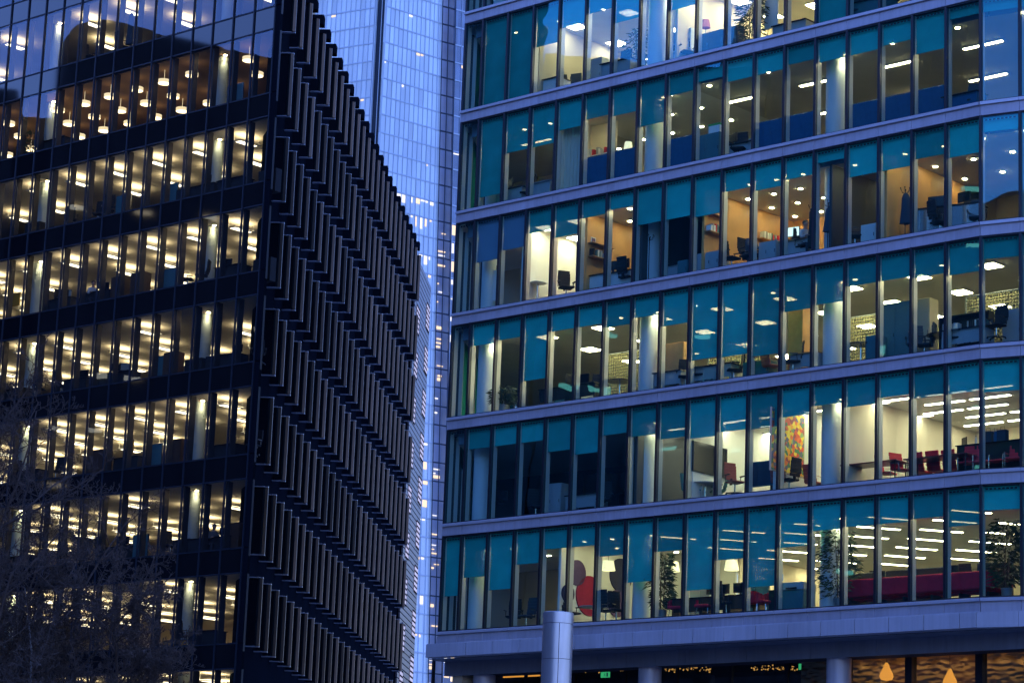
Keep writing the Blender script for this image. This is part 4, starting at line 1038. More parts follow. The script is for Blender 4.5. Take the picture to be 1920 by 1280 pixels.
# ------------------------------------------------------------------ uppermost full storey
r_(make('lampstand', P_lampstand, 'pinkshade', 1.62), 1, 1322, 1.3, 'floor lamp with a dusky pink drum shade behind the brown sideboard', 'lamp')
r_(make('cab', P_cabinet, 'sideboard', 1.9, .5, .95, 'brown', 3), 1, 1350, .75, 'long dark brown sideboard under the pink floor lamp', 'sideboard')
r_(make('bookc', P_bookcase, 1.0, 1.5, 4, 'whitecab', 5), 1, 1280, 1.1, 'white open shelving with files in the bright yellow room', 'shelving', 0)
r_(make('plant', P_plant, 2.3, 1, 'leaf', .42, True, 300), 1, 1408, .8, 'tall spiky plant right of the brown sideboard, uppermost storey', 'plant')
t = thing('flip_chart'); MB().box(-.36, .36, -.02, .02, .75, 1.85).build('pad', M['paper'], t); MB().tube([(-.3, .03, 0), (-.1, .02, 1.8)], .015, 5).build('leg', M['chrome'], t); MB().tube([(.3, .03, 0), (.1, .02, 1.8)], .015, 5).build('leg', M['chrome'], t); MB().tube([(0, .6, 0), (0, .03, 1.7)], .015, 5).build('leg', M['chrome'], t)
r_(t, 1, 1446, 1.0, 'white paper flip chart on legs beside the spiky plant', 'flip chart', -15)
r_(desk(1.6, .8, 'tableblk', 'whitecab'), 1, 1030, .9, 'black topped desk low in the cool white office', 'desk')
r_(mon(), 1, 1018, .9, 'dark monitor on the desk of the cool white office', 'monitor', 160, .73)
r_(chair(), 1, 1048, 1.2, 'black office chair at the desk in the cool white office', 'chair', 30)
r_(mon(), 1, 1175, .8, 'monitor seen from behind under the square cool lights', 'monitor', 180, .73); r_(desk(1.5, .8, 'tableblk', 'greycab'), 1, 1165, .8, 'dark desk under the square cool lights, uppermost storey', 'desk')
r_(make('cs', P_coatstand), 1, 1192, .9, 'coat stand beside the monitor under the square cool lights', 'coat stand')
r_(make('plant', P_plant, 2.0, 6, 'leafdry', .3, True, 200), 1, 1197, 1.2, 'thin pale plant behind the cool white office glass', 'plant')
r_(desk(1.5, .8, 'tableblk', 'tealcab'), 1, 1640, .9, 'desk under the bright lamp high on the right', 'desk'); r_(chairB(), 1, 1612, .8, 'slate office chair high on the right beside the full blind', 'chair', 40); r_(mon(), 1, 1650, .85, 'monitor on the desk high on the right', 'monitor', 170, .73)
# ------------------------------------------------------------------ second storey
r_(desk(1.4, .8), 2, 965, .9, 'dark desk low in the dim left office, second storey', 'desk'); r_(mon(), 2, 958, .85, 'dark monitor in the dim left office, second storey', 'monitor', 150, .73); r_(chair(), 2, 988, .8, 'black office chair in the dim left office, second storey', 'chair', -60)
r_(desk(1.0, .6, 'greycab', 'greycab'), 2, 1022, .8, 'small grey desk beside the cream curtain', 'desk')
t = MB()
for i in range(14): t.box(-.6 + i * .086, -.6 + i * .086 + .08, -.02 + .03 * (i % 2), .02 + .03 * (i % 2), .02, 3.0)
t = t.build('curtain', M['cream'], None); tag(t, 'full height cream curtain, second storey', 'curtain'); r_(t, 2, 1068, .5, 'full height pleated cream curtain in the second storey', 'curtain')
o = make('shelf', P_shelf, 1.5, 1, 'whitecab', True, 4); r_(o, 2, 1125, 1.9, 'white wall shelf of leaning files above the blue screens', 'shelf', 0, 1.75)
MB().box(-.8, .8, 0, .05, -1.75, 1.25).build('backing_panel', M['cream'], o)
scr = lambda w=1.3, h=1.25, m='bluescreen': make('scr', P_screen, w, h, m)
for i, (px, lab) in enumerate(((1115, 'below the white wall shelf of files'), (1172, 'right of the shelf, under the warm desk lamp'), (1277, 'just right of the white column'), (1442, 'below the brown ceiling, left of two more'), (1497, 'directly left of the lit right column'), (1620, 'directly right of the lit right column'), (1680, 'third along from the lit right column'), (1745, 'with a small desk frame before it'))):
    r_(scr(1.35, 1.3 if i < 3 else 1.2), 2, px, .7 if i < 5 else .9, 'blue cubicle screen, second storey, ' + lab, 'screen', 0, 0)
r_(make('cab', P_cabinet, 'filing_cabinet', 1.2, .5, 1.15, 'tealcab', 2), 2, 1332, .75, 'teal cabinet carrying a white and green box', 'cabinet')
b_ = make('sbox', P_box, 'paper', .5, .35, .36); r_(b_, 2, 1345, .75, 'white storage box with a green lid on the teal cabinet', 'box', 0, 1.15)
b_.children[1].data = b_.children[1].data.copy(); b_.children[1].data.materials[0] = M['boxgreen']
r_(make('lampd', P_lampstand, 'creamshade', .45), 2, 1178, .85, 'small glowing desk lamp behind the blue screen', 'lamp', 0, 1.0)
r_(chair(), 2, 1385, .8, 'black office chair beside a printer desk, second storey', 'chair', 20); r_(desk(1.2, .7), 2, 1398, 1.2, 'dark desk behind the black chair, second storey', 'desk'); r_(mon(), 2, 1375, 1.1, 'monitor above the black chair, second storey', 'monitor', 160, .73)
r_(desk(1.5, .7, 'greycab', 'chrome'), 2, 1745, 1.4, 'pale desk frame behind the last blue screen', 'desk')
r_(chairB(), 2, 1828, 1.0, 'dark high backed chair at the right end, second storey', 'chair', 30); r_(desk(1.4, .7, 'tableblk', 'bluescreen'), 2, 1808, 1.0, 'dark desk at the right end, second storey', 'desk')
# ------------------------------------------------------------------ third storey
t = thing('easel'); MB().tube([(0, 0, 0), (.35, .1, 1.9)], .02, 5).build('leg', M['plastic'], t); MB().tube([(.5, 0, 0), (.37, .1, 1.9)], .02, 5).build('leg', M['plastic'], t); MB().box(.08, .62, -.02, .0, .5, 1.7).build('board', M['paper'], t)
r_(t, 3, 912, .8, 'leaning white board on an easel near the left corner', 'easel')
r_(make('rt', P_round_table, .32, 'whitecab', .95), 3, 1008, .9, 'small white round standing table in the bright white room', 'table')
r_(chair(), 3, 1062, .6, 'black office chair alone in the bright white room', 'chair', 60)
for i, (px, z, lab) in enumerate(((1122, 1.95, 'upper oak shelf, left orange room'), (1122, 1.45, 'lower oak shelf, left orange room'))):
    on_wall(make('shelf', P_shelf, 1.2, 1, 'oak', i == 1, 11 + i), 3, 5.05, px, z, lab, 'shelf')
for i, (px, z, lab) in enumerate(((1336, 2.2, 'upper oak shelf beside the dark room, big orange room'), (1336, 1.55, 'lower oak shelf beside the dark room, big orange room'), (1445, 1.95, 'upper oak shelf with papers, big orange room'), (1440, 1.3, 'lower oak shelf with black binders, big orange room'))):
    on_wall(make('shelf', P_shelf, 1.7 if i > 1 else .9, 1, 'oak', i != 0, 21 + i), 3, 9.2, px, z, lab, 'shelf')
def pframe(): 
    t = thing('photo_frame'); MB().box(-.13, .13, -.02, 0, 0, .2).build('frame', M['paper'], t); MB().box(-.10, .10, -.024, -.0205, .03, .17).build('picture', M['purple'], t); return t
on_wall(make('pf', pframe), 3, 5.05, 1112, 2.0, 'white photo frame on the upper shelf, left orange room', 'photo frame'); on_wall(make('pf', pframe), 3, 5.05, 1116, 1.5, 'white photo frame on the lower shelf, left orange room', 'photo frame')
r_(desk(1.2, .7, 'brown', 'whitecab'), 3, 1120, .8, 'desk with a white panel, left orange room', 'desk'); r_(desk(1.5, .7, 'brown', 'whitecab'), 3, 1162, .9, 'longer desk under two monitors, left orange room', 'desk')
r_(mon(), 3, 1150, .8, 'left monitor of the pair, left orange room', 'monitor', 20, .76); r_(mon(), 3, 1171, .85, 'right monitor of the pair, left orange room', 'monitor', -10, .76); r_(chair(), 3, 1176, .7, 'black chair below the monitor pair, left orange room', 'chair', 180)
r_(make('cs', P_coatstand), 3, 1216, .5, 'empty coat stand before the dim middle column', 'coat stand')
r_(make('cab', P_cabinet, 'pedestal_cabinet', .45, .5, .7, 'tealcab', 1), 3, 1288, .8, 'teal pedestal cabinet in the dark room', 'cabinet'); r_(desk(1.1, .7, 'tableblk', 'greycab'), 3, 1280, 1.2, 'black desk in the dark room, third storey', 'desk')
for i, (px, lab) in enumerate(((1318, 'left white desk unit with black top, big orange room'), (1342, 'second white desk unit with black top, big orange room'), (1449, 'white desk unit under the binder shelf'))): r_(make('cab', P_cabinet, 'desk_unit', .75, .6, .78, 'greycab', 2), 3, px, .7, lab, 'desk unit')
r_(chair(), 3, 1372, .6, 'black chair left of the seated worker, big orange room', 'chair', 90); r_(chair(), 3, 1404, .7, 'black chair under the seated worker, big orange room', 'chair', 80)
r_(make('pp', person, 'shirtd', True, .16), 3, 1402, .7, 'person in a dark jumper sitting bent forward at a desk', 'person', 80)
r_(mon(True), 3, 1486, .75, 'monitor with a glowing white screen facing the window', 'monitor', 10, .78); r_(desk(1.5, .7, 'oak', 'greycab'), 3, 1492, .85, 'oak desk under the glowing white screen', 'desk')
r_(chair(), 3, 1508, .75, 'black chair of the worker beside the glowing screen', 'chair', 70); r_(make('pp', person, 'shirtw', True, .10), 3, 1506, .75, 'person in a pale shirt sitting beside the glowing screen', 'person', 70)
r_(make('cs', P_coatstand), 3, 1524, .6, 'coat stand holding a long black coat', 'coat stand'); r_(coat('chairblk', 1.35), 3, 1524, .6, 'long black coat hanging beside the seated pale shirted person', 'coat', 0, .35)
r_(make('cs', P_coatstand), 3, 1552, .45, 'coat stand before the teal shaded right column', 'coat stand'); r_(coat('chairblue', .8), 3, 1554, .45, 'slate jacket hanging before the teal shaded right column', 'coat', 0, .75)
r_(make('cab', P_cabinet, 'white_cabinet', .6, .5, .8, 'whitecab', 1), 3, 1636, .8, 'white cabinet low in the dark room right of the column', 'cabinet'); r_(chair(), 3, 1603, .6, 'black chair low in the dark room right of the column', 'chair', 120)
r_(make('cs', P_coatstand), 3, 1697, .6, 'coat stand with a blue jacket against the orange wall', 'coat stand'); r_(coat('chairblue', 1.0), 3, 1698, .6, 'blue jacket hanging against the orange wall', 'coat', 0, .6)
r_(desk(2.2, .8, 'tableblk', 'chrome', 1.02), 3, 1785, 1.1, 'tall black standing desk with two screens', 'desk', 10); r_(mon(), 3, 1755, 1.0, 'left screen on the tall standing desk', 'monitor', 15, 1.02); r_(mon(), 3, 1808, 1.05, 'right screen on the tall standing desk', 'monitor', -10, 1.02); r_(chair(), 3, 1762, .7, 'black chair under the tall standing desk', 'chair', 160); r_(chairB(), 3, 1832, .9, 'slate chair right of the tall standing desk', 'chair', 30)
# ------------------------------------------------------------------ fourth storey
r_(make('plant', P_plant, .95, 8, 'leaf', .33, True, 240), 4, 944, .6, 'low leafy plant right of the lit left column', 'plant')
r_(desk(1.5, .8, 'tableblk', 'chairblk'), 4, 1050, .8, 'black desk right of the long teal blind, fourth storey', 'desk'); r_(desk(1.5, .8, 'tableblk', 'chairblk'), 4, 1098, .8, 'black desk under a square monitor, fourth storey', 'desk'); r_(mon(), 4, 1074, .8, 'monitor at the mullion between two black desks', 'monitor', 70, .73); r_(mon(), 4, 1094, .85, 'square monitor facing the window, fourth storey', 'monitor', 5, .73); r_(chair(), 4, 1122, .9, 'black chair right of the square monitor', 'chair', 40)
def perf(w=2.2, h=2.2):
    me = bpy.data.meshes.new('perforated_screen'); me.from_pydata([(-w / 2, 0, 0), (w / 2, 0, 0), (w / 2, 0, h), (-w / 2, 0, h)], [], [(0, 1, 2, 3)]); u = me.uv_layers.new(); 
    for i, q in enumerate(((0, 0), (w, 0), (w, h), (0, h))): u.data[i].uv = q
    me.materials.append(M['perf']); o = bpy.data.objects.new('woven_panel', me); COL.objects.link(o); t = thing('perforated_partition'); o.parent = t; o.location.z = .05
    MB().box(-w / 2 - .03, -w / 2, -.02, .02, 0, h + .08).box(w / 2, w / 2 + .03, -.02, .02, 0, h + .08).box(-w / 2, w / 2, -.02, .02, h + .051, h + .08).build('frame', M['greycab'], t); return t
for i, (px, d, lab) in enumerate(((1172, 2.4, 'left of the lit middle column'), (1378, 3.0, 'under the long teal blinds'), (1615, 2.4, 'right of the lit right column'), (1795, 5.0, 'deep behind the binder shelves'), (1872, 2.0, 'behind the lone black chair'))):
    r_(make('perf', perf, 2.4, 2.15), 4, px, d, 'woven see through partition, fourth storey, ' + lab, 'partition')
r_(make('rt', P_round_table, .5), 4, 1162, .8, 'round black table before the woven partition, left of column', 'table')
r_(make('cab', P_cabinet, 'oak_cabinet', .8, .5, 1.9, 'oak', 1), 4, 1272, 1.3, 'tall oak cabinet right of the lit middle column', 'cabinet'); r_(make('sbox', P_box, 'cardboard', .45, .35, .32), 4, 1254, .7, 'brown cardboard box before the tall oak cabinet', 'box', 20)
for px, lab in ((1262, 'cluttered black desk under the tall oak cabinet'), (1325, 'cluttered black desk under the first long blind'), (1355, 'black desk under the second long blind')): r_(desk(1.3, .8), 4, px, .8, lab, 'desk')
for px, rot, lab in ((1285, 40, 'black chair at the cluttered desk by the oak cabinet'), (1312, 120, 'black chair under the first long blind'), (1376, -40, 'black chair under the second long blind, right')): r_(chair(), 4, px, .6, lab, 'chair', rot)
r_(make('bookc', P_bookcase, .9, .7, 2, 'greycab', 9), 4, 1330, .7, 'low shelf of white papers under the first long blind', 'shelving')
r_(make('cab', P_cabinet, 'sofa_side', 1.1, .5, .7, 'tealcab', 2), 4, 1425, .9, 'low teal cabinet under the last long blind', 'cabinet').name = 'low_cabinet'
t = make('mc', P_meeting_chair, 'chairbrick'); r_(t, 4, 1447, .7, 'dark red chair beside the low teal cabinet', 'chair', 160)
t = thing('oak_pillar'); MB().box(-.3, .3, -.3, .3, 0, 2.6).build('casing', M['oak'], t); MB().box(-.31, .31, -.31, .31, 2.601, 2.66).build('cornice', M['oak'], t); r_(t, 4, 1500, 1.5, 'square oak clad pillar left of the lit right column', 'pillar')
r_(chair(), 4, 1487, .6, 'black chair before the square oak pillar', 'chair', -50); r_(desk(1.2, .7, 'oak', 'greycab'), 4, 1516, .9, 'oak table at the foot of the oak pillar', 'desk')
r_(make('rt', P_round_table, .42, 'tableblk', .74), 4, 1614, .6, 'round black table right of the lit right column', 'table'); r_(make('cab', P_cabinet, 'tall_cabinet', .5, .5, .95, 'tealcab', 1), 4, 1643, .7, 'narrow teal cabinet beside the round black table', 'cabinet')
r_(make('cab', P_cabinet, 'tall_cabinet', 1.2, .6, 2.1, 'tealcab', 2), 4, 1688, 1.3, 'tall dark teal cabinet in the open office', 'cabinet'); r_(make('cab', P_cabinet, 'tall_cabinet', .55, .5, 2.2, 'dimwall', 1), 4, 1738, 1.6, 'tall pinkish cabinet right of the teal one', 'cabinet')
r_(chairB(), 4, 1716, .6, 'slate chair with arms before the teal cabinet', 'chair', 30); r_(chairB(), 4, 1733, .8, 'slate chair beside the round window table', 'chair', -70); r_(make('rt', P_round_table, .5), 4, 1766, .8, 'round black table in the open office', 'table')
r_(make('bookc', P_bookcase, 1.9, 1.5, 3, 'plastic', 14), 4, 1812, 1.6, 'black shelving packed with white binders', 'shelving'); r_(desk(1.6, .8), 4, 1815, .7, 'cluttered black desk under the white binders', 'desk')
for px, rot, lab in ((1793, 120, 'black chair left of the cluttered desk, open office'), (1868, 0, 'lone high black office chair at the right window')): r_(chair(), 4, px, .55, lab, 'chair', rot, 0 if px < 1850 else .25)
r_(make('cab', P_cabinet, 'white_cabinet', .7, .5, 1.4, 'greycab', 1), 4, 1905, 1.6, 'grey cabinet right of the lone black chair', 'cabinet')
# ------------------------------------------------------------------ fifth storey
for px, z, lab in ((1120, 1.05, 'big dark wall screen in the unlit room'), (1160, 1.0, 'second dark wall screen in the unlit room')):
    o = make('tv', P_tv, 1.3, .8); r_(o, 5, px, 2.6, lab, 'screen', 0, z); MB().box(-.05, .05, .001, .06, -z, .5).build('stand', M['plastic'], o)
for px, rot, lab in ((1132, 30, 'black chair in the unlit room below the screens'), (1005, 60, 'black chair far left in the unlit room')): r_(chair(), 5, px, .8, lab, 'chair', rot)
on_wall(make('tv', P_tv, 1.9, 1.05), 5, 9.0, 1329, 1.05, 'wide black wall screen behind the green chairs', 'screen')
for px, d, rot, lab in ((1296, .6, 70, 'green leather chair nearest the left, side on'), (1312, 1.5, 20, 'green leather chair facing the glass table'), (1346, 1.3, -40, 'green leather chair right of the glass table')): r_(mchair('chairgreen'), 5, px, d, lab, 'chair', rot)
r_(make('rt', P_round_table, .6, 'greycab', .7), 5, 1322, 1.0, 'round glass topped table among green chairs', 'table')
o = make('oc', P_office_chair, 'chairbrick'); r_(o, 5, 1378, .6, 'brick red high backed office chair left of the dark screen', 'chair', 70, .1)
t = thing('display_screen'); MB().box(-.62, .62, -.05, .05, .35, 1.2).build('casing', M['tealcab'], t, bevel=.01); MB().box(-.6, .6, -.056, -.051, .38, 1.17).build('screen', M['chairblue'], t); MB().box(-.5, -.44, -.04, .04, 0, .349).build('leg', M['plastic'], t); MB().box(.44, .5, -.04, .04, 0, .349).build('leg', M['plastic'], t)
r_(t, 5, 1426, .7, 'large dark teal display back before the mosaic painting', 'display')
t = thing('painting'); MB().box(-.95, .95, -.05, 0, 0, 2.15).build('frame', M['dimwall'], t); MB().box(-.9, .9, -.056, -.051, .05, 2.1).build('canvas', M['art'], t)
on_wall(t, 5, 11.7, 1474, .72, 'tall mosaic painting in yellow, orange, red and green dots', 'painting')
r_(mchair('chairbrick'), 5, 1462, .9, 'brick red chair behind the teal display', 'chair', 200); r_(chair(), 5, 1480, .7, 'black chair before the mosaic painting', 'chair', -100); r_(mchair('chairbrick'), 5, 1527, 1.6, 'brick red chair left of the right column', 'chair', 180)
r_(make('tab', P_table, 2.2, .8), 5, 1640, .8, 'dark red meeting table at the white wall', 'table'); r_(make('tab', P_table, 2.4, .8), 5, 1765, .9, 'dark red meeting table among red chairs', 'table')
for i, (px, d, rot, lab) in enumerate(((1664, 1.2, 100, 'red chair side on right of the first table'), (1690, .9, 70, 'red chair turned away between both tables'), (1728, 1.6, 180, 'red chair behind the second table, left'), (1758, 1.6, 180, 'red chair behind the second table, centre'), (1788, 1.7, 180, 'red chair behind the second table, right'), (1815, .9, 10, 'red chair under the black tall table, left'), (1842, 1.0, 20, 'red chair under the black tall table, centre'), (1874, 1.1, 0, 'red chair under the black tall table, right'), (1903, 1.0, 15, 'large red chair at the picture edge'))): r_(mchair('chairred'), 5, px, d, lab, 'chair', rot)
r_(make('desk', P_desk, 2.4, .7, 'tableblk', 'plastic', 1.12), 5, 1862, 1.5, 'tall black table carrying a laptop and dark bags', 'table')
t = thing('laptop'); MB().box(-.17, .17, -.12, .12, 0, .02).build('keyboard', M['plastic'], t); MB().box(-.17, .17, .12, .14, .02, .26).build('screen', M['screen'], t); r_(t, 5, 1815, 1.4, 'open black laptop on the tall black table', 'laptop', 150, 1.12)
for px, lab in ((1853, 'square dark bag left on the tall black table'), (1880, 'square dark bag right on the tall black table')):
    t = thing('carrier_bag'); MB().box(-.16, .16, -.1, .1, 0, .38).build('body', M['chairblue'], t); MB().tube([(-.08, 0, .38), (-.07, 0, .5), (.07, 0, .5), (.08, 0, .38)], .008, 5).build('handle', M['plastic'], t); r_(t, 5, px, 1.4, lab, 'bag', 0, 1.12)
t = thing('flask'); MB().lathe([(.07, 0), (.075, .25), (.05, .3), (.05, .36)], n=14).build('body', M['bluescreen'], t, smooth=True); MB().tube([(-.05, 0, .36), (-.05, 0, .48), (.05, 0, .48), (.05, 0, .36)], .008, 5).build('handle', M['chrome'], t); r_(t, 5, 1867, 1.35, 'blue flask with wire handle between the dark bags', 'flask', 0, 1.12)
for px in (1830,): 
    t = thing('water_bottle'); MB().lathe([(.035, 0), (.035, .18), (.015, .24), (.015, .27)], n=12).build('body', M['column'], t, smooth=True); MB().cyl(0, 0, .271, .29, .017, 10).build('cap', M['bluescreen'], t); r_(t, 5, px, 1.35, 'small clear water bottle beside the laptop', 'bottle', 0, 1.12)
# ------------------------------------------------------------------ lowest glazed storey
for bay, px, z, rr, m, lab in ((4.5, 1081, 2.0, .46, 'purple', 'dusky purple felt disc high on the cream wall'), (4.5, 1104, 1.25, .72, 'crimson', 'large crimson felt disc on the cream wall'), (4.5, 1064, 1.2, .33, 'navyfelt', 'small navy felt disc left of the crimson one'), (4.5, 1163, 2.2, .62, 'navyfelt', 'large navy felt disc behind the cream lampshade'), (4.5, 1156, 1.15, .5, 'purple', 'purple felt disc low right of the crimson one')):
    on_wall(P_disc(rr, m), 6, bay, px, z, lab, 'wall disc')
for px, rot, lab in ((962, 30, 'black office chair left of the slate one, lowest storey'), (987, 0, 'slate high backed office chair, lowest storey'), (1072, 80, 'black chair before the crimson disc'), (1136, 190, 'black chair under the cream lampshade'), (1156, 60, 'black chair at the navy disc')): r_(chair() if px != 987 else chairB(), 6, px, .6, lab, 'chair', rot)
r_(make('rt', P_round_table, .5, 'greycab'), 6, 1112, 1.1, 'round grey table before the crimson disc', 'table')
for px, d, z, lab in ((1141, 1.5, 2.05, 'cream tapered lampshade hanging by the felt discs'), (1262, 1.9, 1.9, 'cream tapered lampshade hanging behind the tall plant'), (1372, 1.7, 1.75, 'cream tapered lampshade hanging over dark monitors')): r_(make('pend', P_pendant), 6, px, d, lab, 'lamp', 0, z)
r_(make('plant', P_plant, 2.25, 12, 'leaf', .3, True, 380), 6, 1241, .7, 'tall slim leafy plant beside the left lamp room', 'plant')
r_(make('plant', P_plant, 2.5, 13, 'leaf', .5, True, 420), 6, 1573, .75, 'bushy plant at the foot of the lit right column', 'plant'); r_(make('plant', P_plant, 2.4, 17, 'leaf', .5, True, 420), 6, 1888, .9, 'bushy plant in a silver pot at the right edge', 'plant')
def tub():
    t = thing('tub_chair'); b = MB(); n = 10
    for i in range(n):
        a0, a1 = math.pi * (i / n) , math.pi * ((i + 1) / n); h0 = .62 + .16 * math.sin((a0 + a1) / 2)
        pl = [(.36 * math.cos(a0), .30 * math.sin(a0)), (.36 * math.cos(a1), .30 * math.sin(a1)), (.27 * math.cos(a1), .22 * math.sin(a1)), (.27 * math.cos(a0), .22 * math.sin(a0))]; b.prism(pl, .40, h0)
    b.build('backrest', M['redfab'], t); MB().box(-.27, .27, -.30, .20, .36, .46).build('seat', M['redfab'], t, bevel=.03)
    for sx in (-1, 1):
        for sy in (-1, 1): MB().tube([(sx * .2, sy * .2, .36), (sx * .25, sy * .24, 0)], .014, 6).build('leg', M['chrome'], t)
    return t
for px, rot, lab in ((1270, 20, 'red tub chair right of the tall slim plant'), (1322, 10, 'red tub chair under the long blind, beside dark desks'), (1436, -10, 'red tub chair beside the blue desk panel'), (1420, 170, 'red tub chair partly hidden under the blind')): r_(make('tub', tub), 6, px, .7, lab, 'chair', rot)
for px, lab in ((1300, 'white desk with dark front, lowest storey, left'), (1352, 'black desk under two dark monitors, lowest storey'), (1396, 'black desk right of the hanging lamp, lowest storey')): r_(desk(1.4, .8, 'tableblk', 'brown'), 6, px, 1.0, lab, 'desk')
for px, d, rot, lab in ((1338, 1.1, 10, 'left dark monitor below the right lampshade'), (1357, 1.2, -5, 'right dark monitor below the right lampshade'), (1389, 1.2, 15, 'dark monitor right of the right lampshade')): r_(mon(), 6, px, d, lab, 'monitor', rot, .75)
r_(chair(), 6, 1362, .7, 'black chair before the two dark monitors', 'chair', 160)
t = thing('desk_sign'); MB().box(-.33, .33, -.02, .02, .28, .5).build('panel', M['screenlit'], t); MB().box(-.02, .02, -.02, .02, 0, .279).build('post', M['chrome'], t); r_(t, 6, 1453, .9, 'small bright blue panel on a post beside the red chair', 'sign', 0, .85)
t.children[0].data.materials[0] = mat('blue_panel', (.1, .3, .6), .5, emit=(.15, .5, 1.0), es=.35 / EX)
t = thing('copier'); MB().box(-.45, .45, -.35, .35, 0, .72).build('body', M['tealcab'], t, bevel=.02); MB().box(-.47, .47, -.37, .37, .73, .98).build('scanner', M['greycab'], t, bevel=.02); MB().box(-.2, .2, -.45, -.371, .75, .8).build('tray', M['plastic'], t); r_(t, 6, 1497, .8, 'bulky teal grey copier left of the lit right column', 'copier')
r_(make('cab', P_cabinet, 'low_cabinet', .8, .5, .8, 'chairblk', 1), 6, 1468, .9, 'low black cabinet beside the copier', 'cabinet')
sA, sB2 = FR.s_at(1588, 1.0, ZR(6) - CZ + .8), FR.s_at(1862, 1.0, ZR(6) - CZ + .8)
t = thing('upholstered_bench'); wbn = sB2 - sA; MB().box(0, wbn, -.12, .12, .42, 1.0).build('backrest', M['redfab'], t, bevel=.05); MB().box(0, wbn, .13, .62, .34, .48).build('seat', M['redfab'], t, bevel=.03)
for i in range(6): MB().box(.15 + i * (wbn - .3) / 5 - .03, .15 + i * (wbn - .3) / 5 + .03, -.06, .5, 0, .339).build('leg', M['plastic'], t)
t.location = FR.W(sA, 1.0, ZR(6) - CZ + .004); t.rotation_euler = (0, 0, FR.h); tag(t, 'long crimson upholstered bench seen from behind', 'bench')
for i, (px, lab) in enumerate(((1618, 'first dark screen above the red bench from the left'), (1690, 'second dark screen above the red bench from the left'), (1745, 'third dark screen above the red bench from the left'), (1868, 'dark screen beside the plant at the right edge'))):
    r_(make('scr', P_screen, 1.2, 1.35, 'chairblk'), 6, px, 2.0, lab, 'screen')
r_(chair(), 6, 1820, 2.0, 'black chair back rising above the red bench', 'chair', 180, .2); r_(chairB(), 6, 1855, 2.2, 'slate chair back at the right end of the bench', 'chair', 180, .2)
# ------------------------------------------------------------------ ground floor
ZGF = z6 - 1.03
for px, py, lab in ((1662, 1268, 'glowing amber teardrop lamp left in the restaurant'), (1781, 1280, 'glowing amber teardrop lamp right in the restaurant')):
    o = make('tear', P_teardrop); d = 3.1; zq = FR.z_at(py - 5, FR.s_at(px, d, 7.0), d); o.location = FR.W(FR.s_at(px, d, zq), d, zq - .2); tag(o, lab, 'lamp')
sp_i = 0
for i in range(9):                              # wall washers grazing the rippled wall
    px = 1606 + i * 38
    s = FR.s_at(px, 3.55, 8.0); w = FR.W(s, 3.55, ZGF - CZ - .012)
    o = bpy.data.objects.new('wall_washer', lamp_mesh('spot', 'L_amber')); COL.objects.link(o); o.location = w; tag(o, 'wall washer over the rippled restaurant wall, %s from the left' % ORD[i + 1], 'light', 'wall washers of the restaurant')
    ld = bpy.data.lights.new('beam', 'SPOT'); ld.energy = 9 / EX; ld.color = (1, .62, .25); ld.spot_size = R_(110); ld.spot_blend = .5; ld.shadow_soft_size = .03
    lo = bpy.data.objects.new('beam', ld); COL.objects.link(lo); lo.parent = o; lo.location = (0, 0, -.05)
def exit_sign():
    t = thing('exit_sign'); MB().box(-.2, .2, -.03, .03, 0, .2).build('lightbox', M['green'], t)
    mb = MB().ball((.0, -.035, .155), .016, (1, .3, 1), 8)       # running figure pictogram and doorway
    for a, b in (((-.0, .135), (-.015, .085)), ((-.015, .085), (.03, .055)), ((.03, .055), (.02, .025)), ((-.015, .085), (-.03, .05)), ((-.03, .05), (-.065, .045)), ((0, .13), (.04, .11)), ((0, .13), (-.04, .11))): mb.tube([(a[0], -.034, a[1]), (b[0], -.034, b[1])], .007, 4)
    mb.box(.08, .15, -.036, -.031, .025, .175); mb.build('pictogram', M['paper'], t); return t
for px, py, lab in ((1135, 1266, 'green running figure exit sign behind the dark shopfront, left of the middle column'), (1507, 1251, 'green running figure exit sign beside the right colonnade column')):
    d = 4.5; zq = FR.z_at(py + 3, FR.s_at(px, d, 7.5), d); o = make('exit', exit_sign); o.location = FR.W(FR.s_at(px, d, zq), d, zq); o.rotation_euler = (0, 0, FR.h); tag(o, lab, 'exit sign')
d = 5.0; zq = FR.z_at(1268, FR.s_at(978, d, 7.5), d); s0 = FR.s_at(944, d, zq); s1 = FR.s_at(1012, d, zq)
t = thing('amber_light_bar'); MB().box(0, s1 - s0, -.03, .03, 0, .05).build('diffuser', M['amber'], t); MB().box(0, s1 - s0, -.04, .04, .051, .09).build('housing', M['plastic'], t); t.location = FR.W(s0, d, zq); t.rotation_euler = (0, 0, FR.h); tag(t, 'long amber light bar glowing inside the dark shopfront', 'light')
t = MB(); rr_ = random.Random(4)
for (xa, xb) in ((1245, 1335), (1408, 1475), (1480, 1530), (1070, 1125), (1160, 1180)):
    for i in range(int((xb - xa) * .55)):
        px = rr_.uniform(xa, xb); py = 1254 + rr_.gauss(0, 2.2) + (1250 - px) * .008; d = rr_.uniform(5.5, 6.5); zq = FR.z_at(py, FR.s_at(px, d, 7.5), d); q = FR.W(FR.s_at(px, d, zq), d, zq); t.ball(q, rr_.uniform(.010, .030), n=6)
t = t.build('fairy_lights', M['fairy']); tag(t, 'strings of tiny amber fairy lights inside the dark shopfront', 'lights', kind='stuff')

